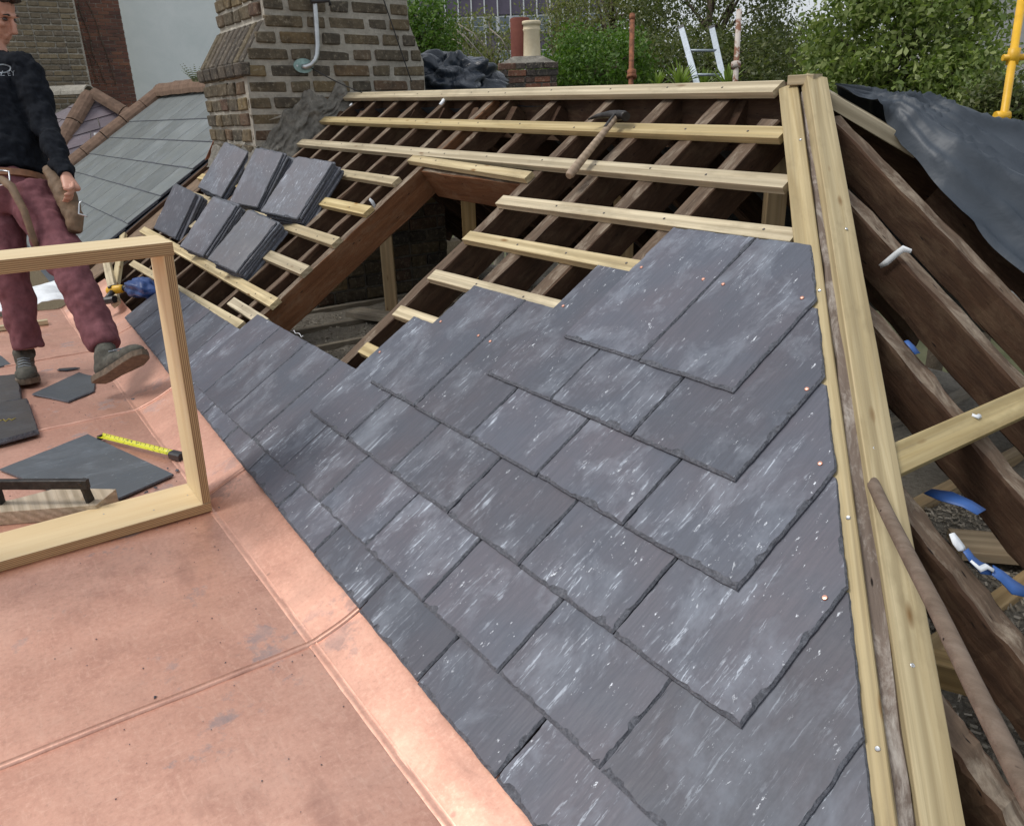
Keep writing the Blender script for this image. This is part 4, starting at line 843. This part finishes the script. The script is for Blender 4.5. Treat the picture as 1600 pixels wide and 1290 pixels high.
# ================================================================== THINGS LYING ON THE COPPER
def flat_slate(name, label, pxs, z, mat, seed, ins=.004, group=None, t=.007, cat='slate'):
    P = [atz(*q, z) for q in pxs]; c_ = sum(P, Vector())/len(P); loc = [(p.x-c_.x, p.y-c_.y) for p in P]
    ar = sum(loc[i][0]*loc[(i+1) % len(loc)][1]-loc[(i+1) % len(loc)][0]*loc[i][1] for i in range(len(loc)))
    if ar < 0: loc = loc[::-1]
    v, f, mi = chip_poly(loc, t, [ins]*len(loc), .02, .001, seed); return tag(mesh(name, v, f, [mat, SLEDGE], None, Matrix.Translation((c_.x, c_.y, z)), mi=mi), label, cat, group)
NEWSLATE = slate_mat('fibre_slate', (.085, .10, .115), (.065, .075, .088), .4, (.09, .10, .11))
flat_slate('cut_slate', 'large dark square slate lying cornerwise behind the plywood frame', [(138, 680), (272, 743), (150, 797), (0, 735)], CZ+.004, NEWSLATE, 41, .002)
flat_slate('cut_slate', 'trimmed slate with one broken edge between the two shoes', [(50, 617), (124, 583), (150, 590), (148, 612), (107, 629)], CZ+.004, NEWSLATE, 42, .004)
flat_slate('cut_slate', 'thin slate sliver lying left of the standing shoe', [(-30, 560), (2, 557), (18, 570), (-30, 582)], CZ+.004, NEWSLATE, 43, .003)
flat_slate('old_slate', 'dirty black slate with a yellow crayon mark at the left edge', [(-30, 640), (45, 628), (62, 678), (0, 695), (-30, 700)], CZ+.012, DKSLATE, 44, .006, None, .02)
flat_slate('old_slate', 'black slate half hidden under the crayon-marked slate', [(-30, 598), (30, 592), (36, 632), (-30, 645)], CZ+.004, DKSLATE, 45, .006, None, .028)
CRAY = plain('yellow_crayon', (.5, .38, .05), .8); z_ = CZ+.0335
bpy.data.objects['old_slate']
tube('crayon_mark', [atz(x, y, z_) for x, y in ((0, 657), (5, 655), (9, 658), (14, 654), (18, 656), (24, 653))], .0016, CRAY, bpy.data.objects['old_slate'], 5)
# slater's iron driven into a timber block
wb = thing('timber_block', 'short bleached timber block with mitred end inside the plywood frame', 'timber', atz(90, 800, CZ))
P = [atz(*q, CZ+.045) for q in [(90, 762), (181, 764), (150, 789), (-40, 803), (-40, 790), (20, 780)]]; c_ = Vector((P[0].x, P[0].y, CZ))
vs = [p-c_ for p in P]+[Vector((p.x, p.y, CZ+.002))-c_ for p in P]; n = len(P)
mesh('block', vs, [tuple(range(n)), tuple(range(n, 2*n))[::-1]]+[(i, n+i, n+(i+1) % n, (i+1) % n) for i in range(n)], pine('bleached_pine', (.42, .33, .22), (.55, .46, .34), stain=.6), wb, Matrix.Translation(c_))
si = thing('slaters_iron', 'black iron slater\'s break-iron standing on two legs in the timber block', 'break iron', atz(145, 782, CZ+.045))
i0, i1 = atz(144, 783, CZ+.045), atz(6, 786, CZ+.045); tp0, tp1 = i0+Vector((.01, -.01, .083)), i1+Vector((.01, .0, .085))
e_ = (tp1-tp0).normalized(); beam('blade', tp0-e_*.012, tp1+e_*.35, .02, .03, Zu, BLACKIRON, si, .001, 8)
beam('leg', tp0+Vector((0, 0, -.004)), i0, .028, .012, (i1-i0).normalized()*-1+Vector((.3, 0, 0)), BLACKIRON, si, .001, 4); beam('leg', tp1+Vector((0, 0, -.004)), i1, .024, .012, (i1-i0).normalized()*-1, BLACKIRON, si, .001, 4)
# tape measure
tm = thing('tape_measure', 'pulled-out yellow tape measure blade lying beside the dark square slate', 'tape measure', atz(155, 680, CZ))
a_, b_ = atz(157, 681, CZ+.02), atz(270, 709, CZ+.02); dd = b_-a_; L_ = dd.length; vs = []; fs = []
for i in range(9):
    for k in range(5): y = -.013+.0065*k; vs.append((L_*i/8, y, .006*(1-(y/.013)**2)*-1+.006))
for i in range(8):
    for k in range(4): fs.append((i*5+k, i*5+5+k, i*5+6+k, i*5+1+k))
o = mesh('blade', vs, fs, TAPE, tm, frame(a_, dd, Zu+Vector((.35, -.2, 0))), smooth=True); o.modifiers.new('thickness', 'SOLIDIFY').thickness = .0012
beam('hook', a_-dd.normalized()*.004+Vector((0, 0, .004)), a_+dd.normalized()*.008+Vector((0, 0, .004)), .026, .018, Zu, BLACKIRON, tm); beam('case', b_-dd.normalized()*.005+Vector((0, 0, .012)), b_+dd.normalized()*.05+Vector((0, 0, .012)), .034, .03, Zu, BLACKPL, tm, 0, 1, .006)
# cordless drill
dr = thing('cordless_drill', 'yellow and black cordless drill lying on the copper upstand', 'drill', roofat(182, 470, -.02)); d0 = roofat(184, 452, .06)
DY = plain('drill_yellow', (.72, .42, .02), .45)
ax_ = Vector((.5, .6, .1)).normalized(); dn = Vector((.55, -.55, -.45)).normalized()
tube('motor_housing', [d0-ax_*0.0675, d0-ax_*0.0562, d0+ax_*0.0225, d0+ax_*0.0375], .03, DY, dr, 14, [.018, .026, .025, .02]); tube('chuck', [d0+ax_*0.0375, d0+ax_*0.0562, d0+ax_*0.0750], .02, BLACKPL, dr, 12, [.019, .017, .009])
tube('handle', [d0-ax_*0.0225, d0-ax_*0.0300+dn*0.0450, d0-ax_*0.0300+dn*0.0900], .02, BLACKPL, dr, 10, [.018, .016, .017]); beam('battery', d0-ax_*0.0638+dn*0.0900+Vector((0, 0, .02)), d0+ax_*0.0225+dn*0.0900+Vector((0, 0, .02)), .055, .04, Zu, BLACKPL, dr, 0, 1, .01); beam('vent_band', d0-ax_*0.0465+Zu*.028, d0-ax_*0.0300+Zu*.028, .05, .012, Zu, BLACKPL, dr, 0, 1, .003)
# blue bag, white sheet, offcuts
def bag(a, b):
    t_ = 2*math.pi*a; p_ = math.pi*b; r_ = 1+.28*fbm((1.6*math.cos(t_)*math.sin(p_), 1.6*math.sin(t_)*math.sin(p_), 1.6*math.cos(p_)+9), 3)+.12*abs(math.sin(4*t_+3*b))*math.sin(p_)
    return Vector((.12*r_*math.sin(p_)*math.cos(t_), .07*r_*math.sin(p_)*math.sin(t_), .055*r_*math.cos(p_)))
bc = roofat(222, 450, .02); tag(grid('blue_bag', lambda a, b: bc+Matrix.Rotation(.25, 3, 'Z') @ bag(a, b), 48, 24, BLUE, O=bc), 'crumpled blue plastic bag tucked under the battens behind the drill', 'bag')
ws = atz(70, 468, CZ+.01)
tag(grid('white_sheet', lambda a, b: ws+Vector((-.42+.8*a, -.32+.62*b, .015+.045*fbm((a*3, b*3, 1))+.05*b)), 24, 18, WHITE, O=ws, solid=.002), 'crinkled white membrane sheet lying behind the standing leg', 'sheet')
beam('batten_offcut', atz(-30, 513, CZ+.03), atz(74, 499, CZ+.03), .05, .028, Zu, PINE); tag(bpy.data.objects['batten_offcut'], 'short pine offcut lying on the copper left of the standing shoe', 'timber')
for p0, p1, lb in [(rp(-4.55, .40, .03), rp(-3.42, .22, .03), 'loose pine length slanting down past the blue bag'), (rp(-4.85, .62, .02), rp(-3.9, .30, .0), 'loose pine length lying highest behind the blue bag')]:
    o = beam('loose_batten', p0, p1, .05, .028, EN, PINE, None, .0006, 3); tag(o, lb, 'timber')
# ================================================================== HAMMER, POLE, SCRAPS ON THE ROOF
hm = thing('slaters_hammer', 'wooden-handled slater\'s hammer lying across two battens', 'hammer', rp(-.62, 1.6, .0))
hd0, hd1 = rp(-.605, 1.595, .012), rp(-.665, 1.925, .014); HW = pine('hammer_handle_wood', (.30, .20, .115), (.40, .29, .185), stain=.6)
tube('handle', [hd0, hd0.lerp(hd1, .04), hd0.lerp(hd1, .4), hd0.lerp(hd1, .8), hd1], .014, HW, hm, 12, [.012, .0165, .0145, .012, .013])
hx = (hd1-hd0).normalized(); hc = hd1+hx*.012
tube('head', [hc+EU*.055+EN*.002-hx*.01, hc+EU*.035, hc, hc-EU*.05+hx*.008, hc-EU*.11+hx*.0, hc-EU*.15-hx*.02], .016, BLACKIRON, hm, 10, [.017, .017, .019, .014, .009, .003])
beam('side_strap', hd1-hx*.07+EN*.015, hd1+hx*.015+EN*.017, .012, .004, EN, BLACKIRON, hm)
pp = [atd(1337, 703, 1.62), atd(1590, 1205, .78)]; pa_ = pp[0]; pb_ = pp[1]+(pp[1]-pp[0])*.35
tag(tube('wooden_pole', [pa_.lerp(pb_, k/8)+Vector((0, 0, .002*math.sin(k*2))) for k in range(9)], .0115, BROWNPOLE, None, 14), 'long round brown pole leaning on the hip at lower right', 'pole')
BLUEM = plain('blue_membrane', (.03, .10, .32), .5, 0, .15, 10)
def scrap(label, pts, fn, mat, name='membrane_scrap', wdt=.02, nv=None, group='torn membrane scraps'):
    P = [fn(*q) for q in pts]; vs = []; fs = []
    for i, p in enumerate(P):
        t_ = (P[min(i+1, len(P)-1)]-P[max(i-1, 0)]).normalized(); s_ = t_.cross(nv or NR).normalized(); w_ = wdt*(.5+.5*math.sin(math.pi*(i+.6)/(len(P)+.2)))*random.uniform(.8, 1.2)
        b_ = NR*(.004+.006*random.random()); vs += [p-s_*w_+b_, p+b_*1.25, p+s_*w_+b_]
    for i in range(len(P)-1): fs += [(3*i, 3*i+1, 3*i+4, 3*i+3), (3*i+1, 3*i+2, 3*i+5, 3*i+4)]
    O = P[0]; ob = mesh(name, [v-O for v in vs], fs, mat, None, Matrix.Translation(O), smooth=True); ob.modifiers.new('thickness', 'SOLIDIFY').thickness = .0015; return tag(ob, label, 'membrane scrap', group)
ony = lambda Y: (lambda x, y: aty(x, y, Y)); onf = lambda n=.0: (lambda x, y: (lambda d_: CAM+d_*((NR.dot(APEX)+n-NR.dot(CAM))/NR.dot(d_)))(ray(x, y)))
scrap('white membrane strip hanging over the second bare rafter', [(1420, 396), (1407, 393), (1395, 402), (1383, 412), (1370, 421)], ony(1.45), WHITE, wdt=.009, nv=Vector((.3, -1, .2)))
scrap('small blue membrane tab on the third bare rafter', [(1413, 535), (1421, 545), (1430, 556)], onf(), BLUEM, wdt=.012)
scrap('white membrane nub where the loose batten crosses the third rafter', [(1515, 650), (1522, 655), (1527, 652)], onf(.012), WHITE, wdt=.006)
scrap('rounded blue membrane flap lying between two rafters', [(1447, 768), (1475, 776), (1505, 790), (1530, 802)], ony(1.02), BLUEM, wdt=.026)
scrap('torn white membrane curl at the top of the blue tear', [(1482, 836), (1490, 848), (1500, 858), (1502, 862)], onf(.002), WHITE, wdt=.012)
scrap('blue membrane tear on the fourth rafter, upper piece', [(1503, 862), (1515, 876), (1530, 888), (1543, 892)], onf(.002), BLUEM, wdt=.013)
scrap('white edged membrane loop in the middle of the blue tear', [(1512, 878), (1525, 892), (1538, 886), (1548, 893)], onf(.008), WHITE, wdt=.006)
scrap('blue membrane tear on the fourth rafter, lower piece', [(1545, 893), (1560, 903), (1578, 918), (1597, 928)], onf(.002), BLUEM, wdt=.016)
scrap('white membrane nick on the reddish trimmer', [(577, 312), (582, 318), (586, 325)], lambda x, y: atx(x, y, -1.80), WHITE, wdt=.012)
scrap('white membrane tab at the top of a rafter below the ridge', [(682, 160), (688, 158), (694, 168)], lambda x, y: rp(-2.34+.004*(x-682), 2.19-.006*(y-158), -.04), WHITE, wdt=.009)
scrap('white paper fleck under the left end of the ridge batten', [(564, 155), (568, 158), (566, 162)], lambda x, y: rp(-3.55+.004*(x-564), 2.2-.004*(y-155), -.04), WHITE, wdt=.007)

# ================================================================== THE ROOFER
def loft(pts, rads, n=14):
    """closed tube through pts; rads = radius or (across, depth)"""
    vs = []; fs = []; pts = [Vector(p) for p in pts]; pa = None
    for i, p in enumerate(pts):
        t_ = (pts[min(i+1, len(pts)-1)]-pts[max(i-1, 0)]).normalized()
        ref = FACE_SIDE if pa is None else pa
        a = (ref-t_*ref.dot(t_)).normalized(); pa = a; b = t_.cross(a); r_ = rads[i]; ra, rb = r_ if isinstance(r_, tuple) else (r_, r_)
        for k in range(n): c = 2*math.pi*k/n; vs.append(p+a*ra*math.cos(c)+b*rb*math.sin(c))
    for i in range(len(pts)-1):
        for k in range(n): k2 = (k+1) % n; fs.append((i*n+k, i*n+k2, i*n+n+k2, i*n+n+k))
    fs.append(tuple(range(n))[::-1]); fs.append(tuple(range((len(pts)-1)*n, len(pts)*n))); return vs, fs
def ell(c, R3, rx, ry, rz, nu=16, nv=10):
    vs = [c+R3 @ Vector((0, 0, rz))]; fs = []
    for j in range(1, nv):
        for i in range(nu):
            p_, t_ = math.pi*j/nv, 2*math.pi*i/nu; vs.append(c+R3 @ Vector((rx*math.sin(p_)*math.cos(t_), ry*math.sin(p_)*math.sin(t_), rz*math.cos(p_))))
    vs.append(c-R3 @ Vector((0, 0, rz))); L = len(vs)-1
    for i in range(nu): fs.append((0, 1+i, 1+(i+1) % nu)); fs.append((L, L-nu+(i+1) % nu, L-nu+i))
    for j in range(nv-2):
        for i in range(nu): a = 1+j*nu+i; b = 1+j*nu+(i+1) % nu; fs.append((a, a+nu, b+nu, b))
    return vs, fs
def blob(name, parts, mat, parent, voxel, O, smooth=6, folds=0, fscale=.1):
    vs = []; fs = []
    for v, f in parts:
        k = len(vs); vs += [x-O for x in v]; fs += [tuple(i+k for i in q) for q in f]
    ob = mesh(name, vs, fs, mat, parent, Matrix.Translation(O), smooth=True)
    rm = ob.modifiers.new('skin', 'REMESH'); rm.mode = 'VOXEL'; rm.voxel_size = voxel; rm.use_smooth_shade = True
    sm = ob.modifiers.new('soft', 'SMOOTH'); sm.iterations = smooth; sm.factor = .5
    if folds:
        tx = bpy.data.textures.new(name+'_folds', 'CLOUDS'); tx.noise_scale = fscale; tx.noise_depth = 2
        dm = ob.modifiers.new('folds', 'DISPLACE'); dm.texture = tx; dm.strength = folds; dm.mid_level = .5; dm.texture_coords = 'LOCAL'
        t2 = bpy.data.textures.new(name+'_creases', 'MARBLE'); t2.noise_scale = fscale*1.5; t2.turbulence = 9; t2.marble_type = 'SHARP'
        d2 = ob.modifiers.new('creases', 'DISPLACE'); d2.texture = t2; d2.strength = folds*.35; d2.mid_level = .5; d2.texture_coords = 'LOCAL'
    return ob
MD = 3.75; mp = lambda x, y, d=MD: atd(x, y, d)
FACE = Vector((.80, .30, 0)).normalized(); FACE_SIDE = Vector((-FACE.y, FACE.x, 0))        # body faces the camera and a little right
feet = atz(50, 598, CZ); man = thing('person', 'man in a black jumper and maroon work trousers stepping across the copper', 'person', Vector((feet.x-.1, feet.y, CZ)))
MO = Vector((feet.x-.1, feet.y, CZ))
hipR, hipL = mp(-8, 305, 3.80), mp(52, 305, 3.76); kneR, kneL = mp(16, 428, 3.72), mp(112, 425, 3.62); ankR, ankL = mp(45, 545, 3.80), mp(166, 545, 3.56)
pel = (hipR+hipL)/2; chest = mp(-2, 165, 3.86); neck = mp(-8, 82, 3.88); shL = mp(42, 112, 3.86); shR = mp(-62, 108, 3.90); waist = mp(12, 258, 3.80)
elL = mp(72, 196, 3.83); wrL = mp(104, 277, 3.66); elR = mp(-95, 190, 3.84); wrR = mp(-80, 270, 3.68)
hc_ = mp(-8, 22, 3.84); hdir = (Vector((.62, .62, -.42))).normalized()      # looking down to the right
hs_ = Vector((-hdir.y, hdir.x, 0)).normalized(); hu = hdir.cross(hs_); hu = hu if hu.z > 0 else -hu
HR = Matrix(((hdir.x, hs_.x, hu.x), (hdir.y, hs_.y, hu.y), (hdir.z, hs_.z, hu.z)))
H = lambda x, y, z: hc_+HR @ Vector((x, y, z))
skin = [ell(H(-.012, 0, .035), HR, .098, .078, .095), ell(H(.03, 0, -.045), HR, .062, .058, .078), ell(H(.062, 0, -.098), HR, .026, .03, .022),
        loft([H(.088, 0, .012), H(.108, 0, -.018), H(.118, 0, -.04), H(.098, 0, -.05)], [.009, .012, .0155, .010], 8), ell(H(.083, 0, .026), HR, .016, .055, .010),
        ell(H(.084, 0, -.068), HR, .014, .026, .007), ell(H(.083, 0, -.08), HR, .014, .023, .007), ell(H(.066, .038, -.02), HR, .022, .02, .018), ell(H(.066, -.038, -.02), HR, .022, .02, .018),
        ell(H(-.008, .08, -.005), HR, .02, .01, .032), ell(H(-.008, -.08, -.005), HR, .02, .01, .032),
        loft([H(-.035, 0, -.03), (H(-.04, 0, -.06)+neck)/2, neck, chest], [.055, .054, .06, .07], 12), loft([shL, chest, shR], [.04, .06, .04]), loft([neck, chest, waist, pel], [(.06, .06), (.12, .07), (.11, .07), (.12, .07)]),
        loft([shL, elL, wrL], [.045, .038, .026]), loft([shR, elR, wrR], [.045, .038, .026]), loft([hipR, kneR, ankR], [.07, .05, .04]), loft([hipL, kneL, ankL], [.07, .05, .04])]
def hand(wr, d, palm_n, held=True):
    d = d.normalized(); s_ = palm_n.cross(d).normalized(); n_ = d.cross(s_); out = [loft([wr-d*.02, wr+d*.03, wr+d*.075, wr+d*.092], [(.024, .02), (.034, .018), (.04, .016), (.036, .012)], 12)]
    for k, (o_, l_) in enumerate(((-.03, .068), (-.0105, .078), (.0105, .074), (.03, .058))):
        b_ = wr+d*.085+s_*o_; out.append(loft([b_-d*.012, b_+d*l_*.42+n_*.010, b_+d*l_*.72+n_*.032, b_+d*l_*.74+n_*.056], [.0092, .0088, .0082, .0066], 8))
    b_ = wr+d*.028-s_*.028; out.append(loft([b_, b_+d*.03-s_*.024+n_*.012, b_+d*.06-s_*.026+n_*.026, b_+d*.078-s_*.018+n_*.034], [.013, .0115, .010, .0078], 8)); return out
# (each glove-less hand: palm, four unequal curled fingers, thumb off the side)
FACE_SIDE0 = FACE_SIDE
hdL = (mp(122, 312, 3.60)-wrL); skin += hand(wrL, hdL, Vector((.2, -.9, .1))); skin += hand(wrR, Vector((.3, .1, -1)), Vector((.2, .9, .1)))
blob('body', skin, SKIN, man, .0055, MO, 3)
for s_ in (1, -1):
    e_ = ell(H(.079, .03*s_, .006), HR, .012, .012, .008, 10, 6); mesh('eye', [v-MO for v in e_[0]], e_[1], plain('eye_dark', (.06, .045, .04), .25), man, Matrix.Translation(MO), smooth=True)
    e_ = loft([H(.09, .012*s_, .027), H(.094, .03*s_, .032), H(.082, .05*s_, .026)], [.004, .005, .003], 6); mesh('eyebrow', [v-MO for v in e_[0]], e_[1], HAIR, man, Matrix.Translation(MO))
hp = [ell(H(-.026, 0, .058), HR, .098, .086, .088), ell(H(-.06, 0, .0), HR, .06, .08, .085)]
for k in range(26):
    a_ = random.uniform(-1.1, 1.1); r0 = H(.02+.06*math.cos(a_*1.2), .08*math.sin(a_), .105+random.uniform(-.01, .02)); hp.append(ell(r0, HR, .024, .017, .014, 8, 6))
for s_ in (1, -1): hp.append(ell(H(.012, .074*s_, .02), HR, .022, .014, .035, 8, 6))
blob('hair', hp, HAIR, man, .006, MO, 2, .012, .02)
# jumper
jp = [loft([neck+Vector((0, 0, .015)), neck-Vector((0, 0, .03)), chest.lerp(neck, .45), chest, waist.lerp(chest, .4), waist, pel.lerp(waist, .55)], [(.062, .06), (.085, .075), (.18, .105), (.205, .135), (.19, .13), (.178, .13), (.185, .135)], 20),
      loft([shR, neck.lerp(chest, .35), shL], [.07, .1, .07]), loft([shL+(neck-shL)*.2, shL, elL, elL.lerp(wrL, .5), wrL], [.082, .078, .058, .05, .04]), loft([shR+(neck-shR)*.2, shR, elR, elR.lerp(wrR, .5), wrR], [.082, .078, .058, .05, .04])]
jum = blob('jumper', jp, JUMPER, man, .010, MO, 4, .045, .09)
# trousers
tr = [loft([pel.lerp(waist, .55), pel, (pel+hipL+hipR)/3-Vector((0, 0, .07))], [(.168, .122), (.182, .135), (.15, .12)], 18),
      loft([hipR, hipR.lerp(kneR, .5), kneR, kneR.lerp(ankR, .5), ankR-(ankR-kneR).normalized()*.0], [.108, .096, .080, .072, .070]), loft([hipL, hipL.lerp(kneL, .5), kneL, kneL.lerp(ankL, .5), ankL-(ankL-kneL).normalized()*.01], [.108, .098, .083, .074, .07])]
blob('trousers', tr, TROUSER, man, .010, MO, 3, .034, .11)
def shoe(ank, heel, toe, up, name='shoe'):
    f_ = (toe-heel).normalized(); s_ = up.cross(f_).normalized(); up = f_.cross(s_); L = (toe-heel).length; R3 = Matrix(((f_.x, s_.x, up.x), (f_.y, s_.y, up.y), (f_.z, s_.z, up.z))); P_ = lambda x, y, z: heel+R3 @ Vector((x*L, y, z))
    pts = [ell(P_(.18, 0, .052), R3, .058, .040, .045), ell(P_(.45, 0, .048), R3, .085, .042, .040), ell(P_(.75, 0, .042), R3, .072, .049, .036), loft([P_(.2, 0, .05), P_(.22, 0, .10), ank+(P_(.22, 0, .12)-ank)*.3], [(.04, .052), (.043, .055), (.045, .054)], 12)]
    global FACE_SIDE
    sh_ = blob(name, pts, SHOE, man, .007, MO, 4, .006, .03); vs = []; out = [(.0, .0), (.02, .032), (.12, .04), (.35, .036), (.55, .044), (.75, .05), (.92, .04), (1.0, .012)]; ring = [(x, y) for x, y in out]+[(x, -y) for x, y in out[::-1] if y > 0]
    for z in (-.004, .022):
        for x, y in ring: vs.append(P_(x-.01, y*1.04, z+(.012*max(0, x-.75)/.25))-MO)
    n = len(ring); mesh('sole', vs, [tuple(range(n))[::-1], tuple(range(n, 2*n))]+[(k, (k+1) % n, n+(k+1) % n, n+k) for k in range(n)], SOLE, sh_, Matrix.Translation(MO))
    for k in range(4):
        q0, q1 = P_(.42+.09*k, -.026, .092-.006*k), P_(.45+.09*k, .026, .09-.006*k); tube('lace', [q0, (q0+q1)/2+up*.007, q1], .003, GREYPRINT, sh_, 5)
    return sh_
t0 = atz(52, 600, CZ+.012); shoe(ankR, t0+Vector((-.27, .0, 0)), t0+Vector((.02, -.02, 0)), Zu)
hl, te = mp(153, 598, 3.52), mp(228, 556, 3.36); hl.z = max(hl.z, CZ+.012); upv = Vector((-.65, .05, .8)).normalized(); shoe(ankL, hl, te, upv)
# belt and tool pouch
bp_ = loft([pel.lerp(waist, .40), pel.lerp(waist, .18)], [(.19, .142), (.192, .145)], 28); mesh('belt', [v-MO for v in bp_[0]], bp_[1], LEATHER, man, Matrix.Translation(MO), smooth=False)
pcx = [mp(80, 262, 3.72), mp(100, 300, 3.68), mp(116, 340, 3.66), mp(118, 364, 3.66)]
blob('tool_pouch', [loft(pcx, [(.045, .028), (.05, .04), (.045, .04), (.03, .03)], 12)], CANVAS, man, .008, MO, 3, .012, .05)
tube('pouch_strap', [mp(2, 280, 3.60), mp(18, 292, 3.58), mp(38, 330, 3.56), mp(52, 372, 3.57), mp(60, 392, 3.60)], .016, CANVAS, man, 8, [.018, .02, .017, .016, .012])
tube('buckle', [mp(x, y, 3.59) for x, y in ((-2, 266), (14, 268), (16, 286), (0, 290), (-4, 278), (-2, 266))], .004, STEEL, man, 6)
tube('wire_hook', [mp(x, y, 3.52) for x, y in ((128, 314), (124, 318), (123, 334), (136, 338))], .004, STEEL, man, 6)
# chest print: ring and lettering
def shrink(o): 
    sw_ = o.modifiers.new('fit', 'SHRINKWRAP'); sw_.target = jum; sw_.wrap_method = 'PROJECT'; sw_.use_project_z = True; sw_.use_negative_direction = True; sw_.use_positive_direction = True; sw_.offset = .003
cr = mp(-15, 106, 3.70); vs = []; fs = []; n = 36; rt_ = (RT-Vector((0, 0, RT.z))).normalized()
for r_ in (1.0, .72):
    for k in range(n): a_ = 2*math.pi*k/n; vs.append((.044*r_*math.cos(a_)*(1 if r_ == 1 else 1.12), .022*r_*math.sin(a_), 0))
PF = -Vector((FW.x, FW.y, 0)).normalized()
o = mesh('ring_print', vs, [(k, (k+1) % n, n+(k+1) % n, n+k) for k in range(n)], GREYPRINT, man, frame(cr, rt_, PF)); shrink(o)
tc_ = bpy.data.curves.new('lettering', 'FONT'); tc_.body = 'OAKLEY'; tc_.size = .033; tc_.align_x = 'RIGHT'; tc_.space_character = 1.25; to = bpy.data.objects.new('lettering', tc_); COL.objects.link(to)
bpy.context.view_layer.update(); me = bpy.data.meshes.new_from_object(to.evaluated_get(bpy.context.evaluated_depsgraph_get())); bpy.data.objects.remove(to); me.materials.append(GREYPRINT)
cw = mp(6, 117, 3.70); o = put(bpy.data.objects.new('lettering', me), frame(cw, rt_, -Vector((FW.x, FW.y, 0)).normalized()), man); shrink(o)
